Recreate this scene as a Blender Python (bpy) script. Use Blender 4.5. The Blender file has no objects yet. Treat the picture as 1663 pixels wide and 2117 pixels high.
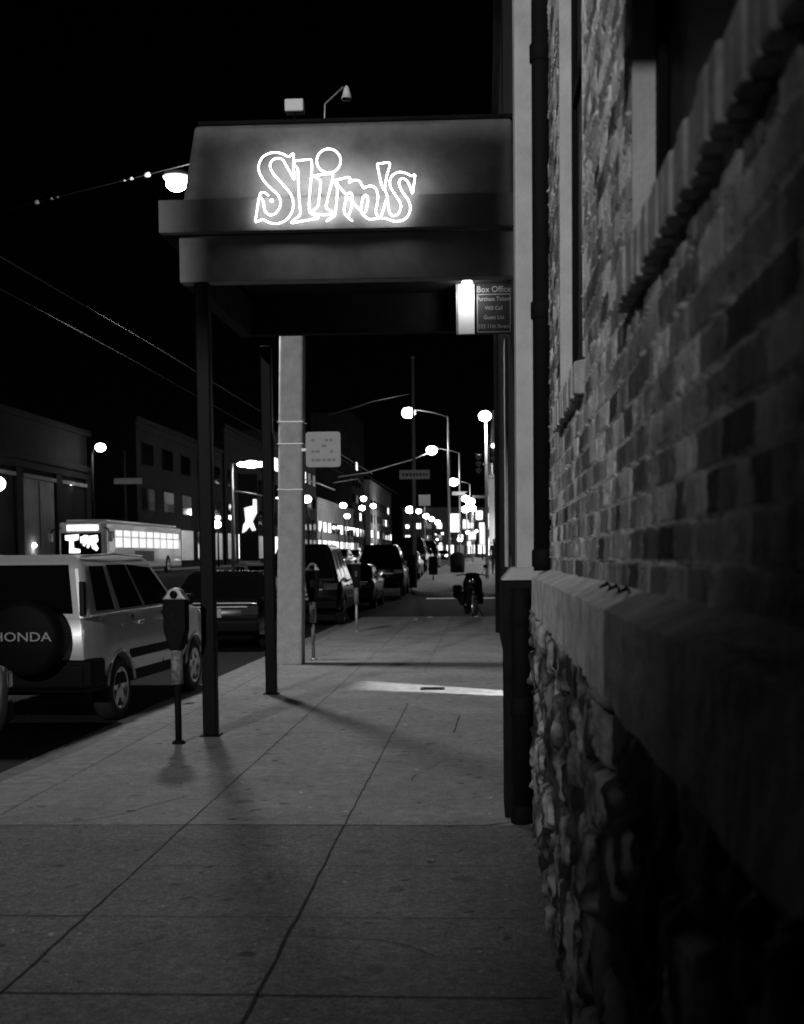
import bpy, bmesh, math, random
import numpy as np
from mathutils import Vector, Matrix
random.seed(7)
rng = np.random.default_rng(11)
R = math.radians
C = bpy.context.scene.collection
scn = bpy.context.scene

# ------------------------------------------------------------------ camera
FPX, IW, IH = 2500.0, 1663.0, 2117.0
CAM = Vector((0, 0, 1.55))
yaw, pit, rol = R(2.63), R(3.0), R(0.54)
f0 = Vector((-math.sin(yaw)*math.cos(pit), math.cos(yaw)*math.cos(pit), -math.sin(pit)))
r0 = Vector((math.cos(yaw), math.sin(yaw), 0))
u0 = r0.cross(f0)
rr = math.cos(rol)*r0 - math.sin(rol)*u0
uu = math.cos(rol)*u0 + math.sin(rol)*r0
_d = Vector((0, 1, 0))
CX = 1000 - FPX*_d.dot(rr)/_d.dot(f0)
CY = 1147 + FPX*_d.dot(uu)/_d.dot(f0)
cam = bpy.data.cameras.new("camera")
co = bpy.data.objects.new("camera", cam)
C.objects.link(co)
co.matrix_world = Matrix(((rr.x, uu.x, -f0.x, CAM.x), (rr.y, uu.y, -f0.y, CAM.y), (rr.z, uu.z, -f0.z, CAM.z), (0, 0, 0, 1)))
cam.sensor_width = 36
cam.lens = FPX/IH*36
cam.shift_x = -(CX - IW/2)/IH
cam.shift_y = (CY - IH/2)/IH
cam.clip_end = 2000
cam.clip_start = 0.05
cam.dof.use_dof = True
cam.dof.focus_distance = 10.5
cam.dof.aperture_fstop = 4.6
scn.camera = co
scn.render.resolution_x, scn.render.resolution_y = 804, 1024
scn.view_settings.view_transform = 'Standard'
scn.view_settings.look = 'None'
scn.view_settings.exposure = 0
scn.cycles.filter_width = 1.8
scn.cycles.use_denoising = True
scn.cycles.sample_clamp_indirect = 1.0
scn.cycles.sample_clamp_direct = 30.0

def ray(px, py):
    return (f0 + rr*((px-CX)/FPX) - uu*((py-CY)/FPX))
def P(px, py, Y):
    d = ray(px, py); return CAM + d*(Y/d.y)
def G(px, py, z=0.0):
    d = ray(px, py); return CAM + d*((z-CAM.z)/d.z)
def hz(Y):
    if Y <= 44: return 0.0
    if Y <= 52: return 0.04*(Y-44)**2/16
    if Y <= 64: return 0.16+0.045*(Y-52)
    return 0.70+0.0022*(Y-64)

# ------------------------------------------------------------------ materials
def mat(name, col=0.5, rough=0.6, metal=0.0, emit=0.0, noise=0.0, scale=8.0, bump=0.0, bscale=60.0, coat=0.0, sample=True, spec=0.5, coords='Object'):
    m = bpy.data.materials.new(name); m.use_nodes = True
    nt = m.node_tree; b = nt.nodes['Principled BSDF']
    b.inputs['Base Color'].default_value = (col, col, col, 1)
    b.inputs['Roughness'].default_value = rough
    b.inputs['Metallic'].default_value = metal
    b.inputs['Specular IOR Level'].default_value = spec
    if coat: b.inputs['Coat Weight'].default_value = coat; b.inputs['Coat Roughness'].default_value = 0.05
    if emit:
        b.inputs['Emission Color'].default_value = (1, 1, 1, 1); b.inputs['Emission Strength'].default_value = emit
        if not sample: m.cycles.emission_sampling = 'NONE'
    if noise or bump:
        tc = nt.nodes.new('ShaderNodeTexCoord')
    if noise:
        n = nt.nodes.new('ShaderNodeTexNoise'); n.inputs['Scale'].default_value = scale; n.inputs['Detail'].default_value = 8; n.inputs['Roughness'].default_value = 0.65
        nt.links.new(tc.outputs[coords], n.inputs['Vector'])
        cr = nt.nodes.new('ShaderNodeMapRange')
        cr.inputs['From Min'].default_value = 0.3; cr.inputs['From Max'].default_value = 0.7
        cr.inputs['To Min'].default_value = col*(1-noise); cr.inputs['To Max'].default_value = min(col*(1+noise), 0.95)
        nt.links.new(n.outputs['Fac'], cr.inputs['Value']); nt.links.new(cr.outputs['Result'], b.inputs['Base Color'])
    if bump:
        n2 = nt.nodes.new('ShaderNodeTexNoise'); n2.inputs['Scale'].default_value = bscale; n2.inputs['Detail'].default_value = 6
        nt.links.new(tc.outputs[coords], n2.inputs['Vector'])
        bp = nt.nodes.new('ShaderNodeBump'); bp.inputs['Strength'].default_value = bump; bp.inputs['Distance'].default_value = 0.01
        nt.links.new(n2.outputs['Fac'], bp.inputs['Height']); nt.links.new(bp.outputs['Normal'], b.inputs['Normal'])
    return m

def attr_mat(name, rough=0.9, bump=0.4, bscale=90):
    m = mat(name, 0.3, rough, bump=bump, bscale=bscale)
    nt = m.node_tree; b = nt.nodes['Principled BSDF']
    a = nt.nodes.new('ShaderNodeAttribute'); a.attribute_name = 'tone'
    nt.links.new(a.outputs['Color'], b.inputs['Base Color'])
    b.inputs['Specular IOR Level'].default_value = 0.25
    return m

def concrete(name, base=0.27, y_split=None, dark=1.0):
    m = bpy.data.materials.new(name); m.use_nodes = True
    nt = m.node_tree; b = nt.nodes['Principled BSDF']; L = nt.links
    b.inputs['Roughness'].default_value = 0.85; b.inputs['Specular IOR Level'].default_value = 0.3
    tc = nt.nodes.new('ShaderNodeTexCoord')
    def noise(s, d=6, r=0.6):
        n = nt.nodes.new('ShaderNodeTexNoise'); n.inputs['Scale'].default_value = s; n.inputs['Detail'].default_value = d; n.inputs['Roughness'].default_value = r
        L.new(tc.outputs['Object'], n.inputs['Vector']); return n.outputs['Fac']
    def mr(v, a, c, lo, hi):
        k = nt.nodes.new('ShaderNodeMapRange'); k.inputs[1].default_value = a; k.inputs[2].default_value = c; k.inputs[3].default_value = lo; k.inputs[4].default_value = hi
        L.new(v, k.inputs[0]); return k.outputs[0]
    def mul(a, c):
        k = nt.nodes.new('ShaderNodeMath'); k.operation = 'MULTIPLY'; L.new(a, k.inputs[0])
        if isinstance(c, float): k.inputs[1].default_value = c
        else: L.new(c, k.inputs[1])
        return k.outputs[0]
    v = mr(noise(1.3, 5), 0.3, 0.7, 0.78, 1.16)
    v = mul(v, mr(noise(11, 6, .7), 0.3, 0.7, 0.68, 1.25))
    v = mul(v, mr(noise(230, 3, .8), 0.3, 0.7, 0.5, 1.5))
    v = mul(v, mr(noise(75, 3, .8), 0.32, 0.68, 0.5, 1.5))
    v = mul(v, mr(noise(9, 2, .35), 0.70, 0.73, 1.0, 0.35))
    v = mul(v, mr(noise(17, 2, .3), 0.745, 0.76, 1.0, 2.1))
    # old gum spots and stains
    v = mul(v, mr(noise(5.5, 2, .4), 0.66, 0.72, 1.0, 0.55))
    if y_split is not None:
        s = nt.nodes.new('ShaderNodeSeparateXYZ'); L.new(tc.outputs['Object'], s.inputs[0])
        near = mr(s.outputs['Y'], y_split-0.005, y_split+0.005, 0.0, 1.0)
        g = noise(28, 8, .8)
        rough_pour = mr(g, 0.35, 0.65, 0.32, 1.0)  # rough near pour, darkened further in place of dimmer light
        mx = nt.nodes.new('ShaderNodeMix'); mx.data_type = 'FLOAT'
        L.new(near, mx.inputs[0]); L.new(rough_pour, mx.inputs[2]); mx.inputs[3].default_value = 1.12
        v = mul(v, mx.outputs[0])
    v = mul(v, float(base*dark))
    L.new(v, b.inputs['Base Color'])
    bp = nt.nodes.new('ShaderNodeBump'); bp.inputs['Strength'].default_value = 0.35; bp.inputs['Distance'].default_value = 0.006
    L.new(noise(120, 5, .7), bp.inputs['Height']); L.new(bp.outputs['Normal'], b.inputs['Normal'])
    return m

M = dict(
    asphalt=mat('asphalt', 0.035, 0.85, noise=0.45, scale=35, bump=0.5, bscale=150, spec=0.1),
    kerb=mat('kerb_concrete', 0.27, 0.85, noise=0.4, scale=9, bump=0.4, bscale=120),
    sidewalk=concrete('sidewalk_concrete', 0.27, 6.88),
    sidewalk2=concrete('far_concrete', 0.27),
    joint=mat('joint_dirt', 0.015, 0.95),
    black_metal=mat('black_metal', 0.006, 0.5, noise=0.4, scale=30, spec=0.06),
    iron=mat('cast_iron', 0.004, 0.8, bump=0.5, bscale=30, spec=0.15),
    galv=mat('galvanised_steel', 0.42, 0.42, 0.5, noise=0.2, scale=12),
    wood_pole=mat('weathered_wood', 0.5, 0.85, noise=0.22, scale=6, bump=0.35, bscale=40),
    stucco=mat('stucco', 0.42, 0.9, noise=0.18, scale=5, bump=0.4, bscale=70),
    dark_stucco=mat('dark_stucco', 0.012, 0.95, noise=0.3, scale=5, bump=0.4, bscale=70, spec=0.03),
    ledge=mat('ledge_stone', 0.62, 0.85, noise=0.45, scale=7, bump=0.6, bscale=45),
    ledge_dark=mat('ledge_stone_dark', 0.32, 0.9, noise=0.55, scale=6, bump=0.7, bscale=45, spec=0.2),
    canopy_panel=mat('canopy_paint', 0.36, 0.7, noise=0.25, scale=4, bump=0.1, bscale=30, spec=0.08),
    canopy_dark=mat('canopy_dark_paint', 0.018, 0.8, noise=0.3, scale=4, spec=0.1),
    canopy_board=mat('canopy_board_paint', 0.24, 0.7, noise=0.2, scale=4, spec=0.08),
    neon=mat('neon_tube', 0.8, 0.3, emit=9.0),
    bulb=mat('glowing_bulb', 0.8, 0.3, emit=14),
    lamp=mat('lamp_lens', 0.8, 0.3, emit=25, sample=False),
    soft_lamp=mat('soft_lamp_lens', 0.8, 0.3, emit=3.0, sample=False),
    head_on=mat('headlamp_on', 0.8, 0.2, emit=12, sample=False),
    tail_on=mat('tail_lamp_on', 0.4, 0.2, emit=1.6, sample=False),
    bus_win=mat('bus_window', 0.6, 0.3, emit=0.85, noise=0.3, scale=3, sample=False),
    lit_win=mat('lit_window', 0.6, 0.3, emit=1.8, noise=0.3, scale=3, sample=False),
    dim_win=mat('dim_window', 0.3, 0.3, emit=0.10, noise=0.3, scale=3, sample=False),
    lit_sign=mat('lit_sign', 0.8, 0.4, emit=0.9, sample=False),
    pane_dull=mat('dusty_glass', 0.004, 0.5, spec=0.08),  # dark pane, rough and barely reflecting
    glass=mat('dark_glass', 0.004, 0.05, spec=0.6),
    rubber=mat('tyre_rubber', 0.015, 0.85),
    rim=mat('alloy_rim', 0.62, 0.28, 0.85),
    silver=mat('silver_paint', 0.5, 0.33, 0.15, coat=0.8, noise=0.06, scale=20),
    dark_paint=mat('dark_paint', 0.005, 0.22, 0.0, coat=0.6, spec=0.3),
    grey_paint=mat('grey_paint', 0.07, 0.3, 0.2, coat=0.8),
    white_paint=mat('white_paint', 0.75, 0.3, coat=0.6),
    plastic=mat('black_plastic', 0.005, 0.6, spec=0.08),
    chrome=mat('chrome', 0.75, 0.12, 1.0),
    tail_dark=mat('tail_lens', 0.03, 0.15, coat=1.0),
    lampglass=mat('lamp_glass', 0.25, 0.1, coat=1.0),
    plate=mat('plate_white', 0.3, 0.5),
    letter=mat('letter_paint', 0.35, 0.5),
    sign_face=mat('sign_face', 0.45, 0.5, noise=0.08, scale=10),
    sign_ink=mat('sign_ink', 0.25, 0.6),
    sign_dark=mat('sign_dark', 0.02, 0.5),
    white_board=mat('white_board', 0.8, 0.5),
    stickered=mat('stickered_metal', 0.16, 0.6, noise=0.85, scale=28),
    wire=mat('wire_metal', 0.035, 0.6, 0.0),
    ceramic=mat('ceramic', 0.75, 0.25),
    wall_dark=mat('dark_render', 0.035, 0.9, noise=0.35, scale=0.6, bump=0.2, bscale=8, spec=0.08),
    wall_black=mat('sooty_render', 0.012, 0.9, noise=0.35, scale=0.6, bump=0.2, bscale=8, spec=0.08),  # near-black base, darkest of the wall tones
    wall_mid=mat('mid_render', 0.25, 0.9, noise=0.3, scale=0.5, bump=0.2, bscale=8, spec=0.08),
    wall_pale=mat('pale_render', 0.45, 0.9, noise=0.25, scale=0.4, bump=0.2, bscale=8, spec=0.08),
    cloth=mat('dark_cloth', 0.01, 0.95),
    skin=mat('skin', 0.3, 0.6),
    hair=mat('hair', 0.02, 0.7),
    paper=mat('paper', 0.75, 0.8),
    bus_paint=mat('bus_paint', 0.8, 0.4, coat=0.4, noise=0.15, scale=2),
    brick=attr_mat('brick_masonry', 0.88, 0.5, 120),
    rubble=attr_mat('rubble_masonry', 0.9, 0.7, 60),
    rowlock=mat('sill_brick', 0.4, 0.85, noise=0.4, scale=14, bump=0.6, bscale=70),
    frame=mat('window_frame_paint', 0.006, 0.8, spec=0.05),
)

# ------------------------------------------------------------------ mesh helper
class MB:
    def __init__(s): s.v = []; s.f = []; s.sm = []
    def add(s, vs, fs, smooth=False):
        o = len(s.v); s.v += [tuple(v) for v in vs]
        for f in fs: s.f.append(tuple(i+o for i in f)); s.sm.append(smooth)
        return s
    def box(s, x0, x1, y0, y1, z0, z1):
        return s.add([(x0,y0,z0),(x1,y0,z0),(x1,y1,z0),(x0,y1,z0),(x0,y0,z1),(x1,y0,z1),(x1,y1,z1),(x0,y1,z1)],
                     [(0,3,2,1),(4,5,6,7),(0,1,5,4),(1,2,6,5),(2,3,7,6),(3,0,4,7)])
    def tube(s, pts, r, n=8, cap=True, closed=False):
        pts = [Vector(p) for p in pts]; k = len(pts)
        rs = r if isinstance(r, (list, tuple)) else [r]*k
        rings = []; up = None
        for i, p in enumerate(pts):
            if closed: t = (pts[(i+1) % k]-pts[i-1])
            else: t = (pts[min(i+1, k-1)]-pts[max(i-1, 0)])
            if t.length < 1e-9: t = Vector((0,0,1))
            t.normalize()
            if up is None:
                up = Vector((0,0,1)) if abs(t.z) < 0.9 else Vector((1,0,0))
            a = t.cross(up)
            if a.length < 1e-4: a = t.cross(Vector((1,0.3,0)))
            a.normalize(); b = a.cross(t); up = b
            rings.append([p + a*(math.cos(2*math.pi*j/n)*rs[i]) + b*(math.sin(2*math.pi*j/n)*rs[i]) for j in range(n)])
        vs = [v for ring in rings for v in ring]; fs = []
        for i in range(k if closed else k-1):
            i2 = (i+1) % k
            for j in range(n):
                fs.append((i*n+j, i*n+(j+1) % n, i2*n+(j+1) % n, i2*n+j))
        s.add(vs, fs, True)
        if cap and not closed:
            o = len(s.v)-len(vs)
            s.f.append(tuple(o+j for j in range(n))[::-1]); s.sm.append(False)
            s.f.append(tuple(o+(k-1)*n+j for j in range(n))); s.sm.append(False)
        return s
    def cyl(s, p0, p1, r0, r1=None, n=16):
        return s.tube([p0, p1], [r0, r0 if r1 is None else r1], n)
    def lathe(s, prof, c=(0,0,0), axis='z', n=24, smooth=True):
        vs = []; k = len(prof)
        for i in range(n):
            a = 2*math.pi*i/n
            for (r, h) in prof:
                x, y = r*math.cos(a), r*math.sin(a)
                v = {'z': (x, y, h), 'y': (x, h, y), 'x': (h, x, y)}[axis]
                vs.append((c[0]+v[0], c[1]+v[1], c[2]+v[2]))
        fs = []
        for i in range(n):
            j = (i+1) % n
            for q in range(k-1): fs.append((i*k+q, j*k+q, j*k+q+1, i*k+q+1))
        return s.add(vs, fs, smooth)
    def sphere(s, c, rx, ry=None, rz=None, n=14, m=9):
        ry = rx if ry is None else ry; rz = rx if rz is None else rz
        vs = []; fs = []
        for i in range(m+1):
            t = math.pi*i/m
            for j in range(n):
                a = 2*math.pi*j/n
                vs.append((c[0]+rx*math.sin(t)*math.cos(a), c[1]+ry*math.sin(t)*math.sin(a), c[2]+rz*math.cos(t)))
        for i in range(m):
            for j in range(n):
                fs.append((i*n+j, (i+1)*n+j, (i+1)*n+(j+1) % n, i*n+(j+1) % n))
        return s.add(vs, fs, True)
    def prism(s, poly, h0, h1, axis='y'):
        """poly: list of 2D points; axis the extrusion axis"""
        n = len(poly)
        def mk(p, h):
            return {'y': (p[0], h, p[1]), 'x': (h, p[0], p[1]), 'z': (p[0], p[1], h)}[axis]
        vs = [mk(p, h0) for p in poly] + [mk(p, h1) for p in poly]
        fs = [tuple(range(n))[::-1], tuple(range(n, 2*n))] + [(i, (i+1) % n, n+(i+1) % n, n+i) for i in range(n)]
        return s.add(vs, fs)
    def build(s, name, m, parent=None, bevel=0.0, seg=2, loc=(0,0,0), fix=True):
        me = bpy.data.meshes.new(name); me.from_pydata(s.v, [], s.f)
        for p, q in zip(me.polygons, s.sm): p.use_smooth = q
        if fix:
            bm = bmesh.new(); bm.from_mesh(me)
            bmesh.ops.remove_doubles(bm, verts=bm.verts, dist=1e-5)
            bmesh.ops.recalc_face_normals(bm, faces=bm.faces); bm.to_mesh(me); bm.free()
        me.materials.append(m)
        o = bpy.data.objects.new(name, me); C.objects.link(o); o.location = loc
        if parent is not None: o.parent = parent
        if bevel:
            b = o.modifiers.new('bevel', 'BEVEL'); b.width = bevel; b.segments = seg; b.limit_method = 'ANGLE'; b.angle_limit = R(35)
            b.harden_normals = False
        return o

def tag(o, label=None, cat=None, group=None, kind=None):
    if label: o['label'] = label
    if cat: o['category'] = cat
    if group: o['group'] = group
    if kind: o['kind'] = kind
    return o
def thing(name, label, cat, loc=(0,0,0), rz=0.0, group=None, kind=None):
    o = bpy.data.objects.new(name, None); C.objects.link(o); o.location = loc; o.rotation_euler = (0,0,rz); o.empty_display_size = 0.2
    return tag(o, label, cat, group, kind)
def kids(o): return [c for c in bpy.data.objects if c.parent is o]
def copy_tree(o, parent=None):
    c = o.copy(); C.objects.link(c); c.parent = parent
    for ch in kids(o): copy_tree(ch, c)
    return c
def relabel(o, label, loc, rz, group=None):
    o['label'] = label; o.location = loc; o.rotation_euler = (0,0,rz)
    if group: o['group'] = group
    return o
def grid_obj(name, xs, ys, zf, m, parent=None):
    vs = [(x, y, zf(x, y)) for y in ys for x in xs]; n = len(xs)
    fs = [(j*n+i, j*n+i+1, (j+1)*n+i+1, (j+1)*n+i) for j in range(len(ys)-1) for i in range(n-1)]
    return MB().add(vs, fs, True).build(name, m, parent, fix=False)
def point(name, loc, power, radius=0.1, kind='POINT', aim=None, size=None, blend=0.5):
    l = bpy.data.lights.new(name, kind); l.energy = power; l.shadow_soft_size = radius
    o = bpy.data.objects.new(name, l); C.objects.link(o); o.location = loc
    if aim is not None: o.rotation_euler = (Vector(aim)-Vector(loc)).to_track_quat('-Z', 'Y').to_euler()
    if size: l.spot_size = size; l.spot_blend = blend
    return o
def text_mesh(name, txt, size, m, parent, loc, rot=(R(90), 0, 0), extrude=0.003, align='CENTER', sx=1.0, bold=0.0):
    cu = bpy.data.curves.new(name, 'FONT'); cu.body = txt; cu.size = size; cu.align_x = align; cu.extrude = extrude; cu.offset = bold
    cu.resolution_u = 3
    tmp = bpy.data.objects.new(name, cu); C.objects.link(tmp)
    dg = bpy.context.evaluated_depsgraph_get(); me = bpy.data.meshes.new_from_object(tmp.evaluated_get(dg))
    bpy.data.objects.remove(tmp); me.materials.clear(); me.materials.append(m)
    o = bpy.data.objects.new(name, me); C.objects.link(o); o.location = loc; o.rotation_euler = rot; o.scale = (sx, 1, 1); o.parent = parent
    return o

# value noise ---------------------------------------------------------------
def vnoise(x, y, seed=0):
    xi = np.floor(x).astype(np.int64); yi = np.floor(y).astype(np.int64); xf = x-xi; yf = y-yi
    def h(a, b):
        n = (a*374761393 + b*668265263 + seed*974634777) & 0xffffffff
        n = ((n ^ (n >> 13))*1274126177) & 0xffffffff
        return ((n ^ (n >> 16)) & 0xffff)/65535.0
    u = xf*xf*(3-2*xf); w = yf*yf*(3-2*yf)
    return (h(xi, yi)*(1-u)+h(xi+1, yi)*u)*(1-w) + (h(xi, yi+1)*(1-u)+h(xi+1, yi+1)*u)*w
def fbm(x, y, seed=0, o=4):
    t = 0; a = 0.5; s = 0
    for k in range(o): t = t + a*vnoise(x*2**k, y*2**k, seed+k); s += a; a *= 0.55
    return t/s
def hash2(a, b, seed=0):
    n = (a.astype(np.int64)*73856093 ^ b.astype(np.int64)*19349663 ^ (seed*83492791)) & 0xffffffff
    n = ((n ^ (n >> 13))*1274126177) & 0xffffffff
    return ((n ^ (n >> 16)) & 0xffff)/65535.0
def height_wall(name, Ys, Zs, X, tone, keep, m, parent):
    """masonry surface facing -X built from a height field"""
    ny, nz = len(Ys), len(Zs)
    co_ = np.empty((nz, ny, 3)); co_[..., 0] = X; co_[..., 1] = Ys[None, :]; co_[..., 2] = Zs[:, None]
    idx = np.arange(nz*ny).reshape(nz, ny)
    q = np.stack([idx[:-1, :-1], idx[1:, :-1], idx[1:, 1:], idx[:-1, 1:]], -1)
    k = keep[:-1, :-1] & keep[1:, 1:]
    q = q[k]
    me = bpy.data.meshes.new(name)
    me.vertices.add(nz*ny); me.vertices.foreach_set('co', co_.ravel().astype(np.float32))
    nf = len(q); me.loops.add(nf*4); me.loops.foreach_set('vertex_index', q[:, ::-1].ravel().astype(np.int32))
    me.polygons.add(nf); me.polygons.foreach_set('loop_start', np.arange(0, nf*4, 4, dtype=np.int32))
    me.polygons.foreach_set('use_smooth', np.ones(nf, dtype=bool))
    at = me.attributes.new('tone', 'FLOAT_COLOR', 'POINT')
    c4 = np.ones((nz*ny, 4), np.float32); c4[:, :3] = tone.reshape(-1, 1)
    at.data.foreach_set('color', c4.ravel())
    me.update(calc_edges=True); me.validate()
    me.materials.append(m)
    o = bpy.data.objects.new(name, me); C.objects.link(o); o.parent = parent
    return o
def smooth(a, b, x):
    t = np.clip((x-a)/(b-a), 0, 1); return t*t*(3-2*t)

# ------------------------------------------------------------------ world, moon
w = bpy.data.worlds.new("World"); scn.world = w; w.use_nodes = True
nt = w.node_tree; bg = nt.nodes['Background']
sky = nt.nodes.new('ShaderNodeTexSky'); sky.sky_type = 'NISHITA'; sky.sun_disc = False
sky.sun_elevation = R(12); sky.sun_rotation = R(200)
bw = nt.nodes.new('ShaderNodeRGBToBW'); nt.links.new(sky.outputs[0], bw.inputs[0]); nt.links.new(bw.outputs[0], bg.inputs['Color'])
bg.inputs['Strength'].default_value = 0.00010
moon = bpy.data.lights.new('moon', 'SUN'); moon.energy = 0.002; moon.angle = R(0.5)
mo = bpy.data.objects.new('moon', moon); C.objects.link(mo); mo.rotation_euler = (R(50), 0, R(-20))

# ------------------------------------------------------------------ ground
KX = -2.95
ys_ = [-15, 0, 15, 30, 38] + [40+2*i for i in range(18)] + [80, 100, 140, 200, 300, 450, 700]
road = grid_obj('road', [-90, -60, -40, -30, -24, -16, -8, 0, 20, 60], ys_, lambda x, y: hz(y)-0.13, M['asphalt'])
tag(road, 'dark asphalt street running away past parked cars', 'road', kind='structure')
sw = MB().box(KX+0.012, 8, -12, 30.6, -0.14, 0).build('sidewalk', M['sidewalk'])
tag(sw, 'grey concrete sidewalk of square slabs under the canopy', 'sidewalk', kind='structure')
j = MB()
def strip(pts, wd):
    n = 0
    L_, R_ = [], []
    for i, p in enumerate(pts):
        a = Vector(pts[max(i-1, 0)]); b = Vector(pts[min(i+1, len(pts)-1)]); t = (b-a).normalized(); nrm = Vector((-t.y, t.x, 0))
        ww = wd*random.uniform(0.7, 1.25)/2
        L_.append(Vector(p)+nrm*ww); R_.append(Vector(p)-nrm*ww)
    k = len(pts); j.add(L_+R_, [(i, k+i, k+i+1, i+1) for i in range(k-1)])
def line(x0, y0, x1, y1, wd, jit=0.004, step=0.12):
    n = max(2, int(math.hypot(x1-x0, y1-y0)/step))
    strip([(x0+(x1-x0)*i/n+random.uniform(-jit, jit), y0+(y1-y0)*i/n+random.uniform(-jit, jit), 0.003) for i in range(n+1)], wd)
line(-0.812, 1.5, -0.812, 6.88, 0.013); line(-0.812, 6.88, -0.80, 12.6, 0.006)
line(-1.735, 1.5, -1.735, 5.4, 0.012); line(-1.735, 5.4, -1.735, 30, 0.006); line(-0.80, 16, -0.80, 30, 0.005)
line(-2.9, 4.19, 0.22, 4.16, 0.011); line(-2.0, 6.88, -0.0, 6.86, 0.011); line(-2.9, 6.86, -2.0, 6.88, 0.006); line(0, 6.86, .2, 6.98, 0.012)
line(-2.9, 5.09, -1.735, 5.10, 0.009); line(-1.73, 5.10, 0.22, 5.08, 0.005); line(-1.8, 5.95, 0.2, 5.95, 0.004)
line(-2.9, 10.53, .24, 10.5, 0.006); line(-2.9, 17.4, 0.24, 17.3, 0.03); line(-2.9, 14.0, -.8, 14.0, 0.005); line(-2.9, 23.5, .2, 23.5, 0.02)
line(-0.27, 10.5, -0.24, 11.7, 0.010)
def crack(x, y, a, n, wd):
    pts = [(x, y, .003)]
    for k in range(n):
        a += random.uniform(-.22, .22); x += .07*math.cos(a); y += .07*math.sin(a); pts.append((x, y, .003))
    strip(pts, wd)
crack(-.2, 4.6, 2.4, 9, .005); crack(-2.6, 6.9, .6, 16, .006); crack(-.5, 8.2, 1.8, 12, .004); crack(-2.2, 9.0, 1.0, 10, .004)
j.build('joint', M['joint'], sw, fix=False)
# kerb stones with the bulge at the left
kb = MB()
out = [(-6, -3.5), (4, -3.5), (8, -3.42), (9.5, -3.32), (11, -3.18), (12.2, -3.12), (15, -3.11), (30.6, -3.11)]
for (a, xa), (b, xb) in zip(out[:-1], out[1:]):
    kb.add([(xa, a, -0.14), (KX, a, -0.14), (KX, b, -0.14), (xb, b, -0.14), (xa+.01, a, -0.004), (KX, a, -0.002), (KX, b, -0.002), (xb+.01, b, -0.004)],
           [(0,3,2,1),(4,5,6,7),(0,1,5,4),(1,2,6,5),(2,3,7,6),(3,0,4,7)])
kerb = kb.build('kerb', M['kerb'], bevel=0.012)
tag(kerb, 'pale concrete kerb along the parked cars', 'kerb', kind='structure')
gt = MB(); 
gt.add([(-3.95, -6, -0.126), (-3.4, -6, -0.126), (-3.0, 30, -0.126), (-3.6, 30, -0.126)], [(0,1,2,3)])
g_ = gt.build('gutter', M['kerb']); tag(g_, 'concrete gutter strip beside the kerb', 'gutter', kind='structure')
# second block sidewalk beyond the dark alley
ys2 = [47.5+1.5*i for i in range(14)] + [70, 80, 100, 140, 200, 300, 450]
def sw2z(x, y): return hz(y)
vs2 = []
xs2 = lambda y: KX + (1.6*max(0, 1-(y-47.5)/3)**2)
s2 = MB()
for a, b in zip(ys2[:-1], ys2[1:]):
    za, zb = hz(a), hz(b); xa, xb = xs2(a), xs2(b)
    s2.add([(xa, a, za-.16), (8, a, za-.16), (8, b, zb-.16), (xb, b, zb-.16), (xa, a, za), (8, a, za), (8, b, zb), (xb, b, zb)],
           [(4,5,6,7),(3,0,4,7)] + ([(0,1,5,4)] if a == ys2[0] else []))
o = s2.build('sidewalk', M['sidewalk2'], fix=True); tag(o, 'far sidewalk of the next block beyond the dark alley', 'sidewalk', kind='structure')
ks = MB().tube([(xs2(y)-.05, y, hz(y)-.05) for y in ys2[:14]], 0.09, 6).build('kerb', M['kerb']); tag(ks, 'rounded pale kerb of the far block', 'kerb', kind='structure')
s3 = MB()
for a, b in zip(ys_[2:-1], ys_[3:]):
    s3.add([(-28, a, hz(a)+.0), (-23.2, a, hz(a)+.0), (-23.2, b, hz(b)+.0), (-28, b, hz(b)+.0), (-23.2, a, hz(a)-.14), (-23.2, b, hz(b)-.14)], [(0,1,2,3), (1,4,5,2)])
o = s3.build('sidewalk', M['sidewalk2']); tag(o, 'sidewalk on the far left side of the street', 'sidewalk', kind='structure')
# crosswalk style pale stripe where the alley meets the next block
o = MB().add([(-2.2, 46.0, hz(46)-.124), (3, 46.0, hz(46)-.124), (3, 46.9, hz(46.9)-.122), (-2.2, 46.9, hz(46.9)-.122)], [(0,1,2,3)]).build('road_marking', M['white_board'])
tag(o, 'pale painted line across the dark alley mouth', 'road marking', kind='structure')

# utility cover and pale steel plate ----------------------------------------
a = [G(738, 1427), G(1042, 1441), G(1042, 1427), G(760, 1407)]
cov = thing('sidewalk_cover', 'small dark rectangular cover set in the sidewalk inside the strip of light', 'cover', tuple(G(895, 1424)))
MB().box(-.14, .14, -.13, .13, 0.001, 0.007).build('plate', M['black_metal'], cov, bevel=.002)
for k in range(3): MB().box(-.11, .11, -.08+k*.07, -.06+k*.07, 0.007, 0.010).build('rib', M['iron'], cov)

# ------------------------------------------------------------------ brick building
CORNER = 6.8
bb = thing('brick_building', 'old brick building with a rubble stone base and ledge along the right edge', 'building', (0.36, 3, 0))
off = Vector((0.36, 3, 0))
Ys = [0.7]
while Ys[-1] < CORNER: Ys.append(Ys[-1] + min(0.0032*max(Ys[-1], .9)**2, 0.0085))
Ys[-1] = CORNER; Ys = np.array(Ys)
Zs = np.concatenate([np.arange(1.40, 2.7, 0.0058), np.arange(2.7, 5.6, 0.0095)])
Yg, Zg = np.meshgrid(Ys, Zs)
CH, BL = 0.0775, 0.222
cour = np.floor((Zg-1.452)/CH)
wob = (fbm(Yg*2.3, Zg*2.0+5, 3, 3)-.5)*0.009
zz = (Zg-1.452+wob)/CH; cour = np.floor(zz); fz = zz-cour
hdr = (np.mod(cour, 6) == 2)
bl = np.where(hdr, BL/2, BL)
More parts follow.
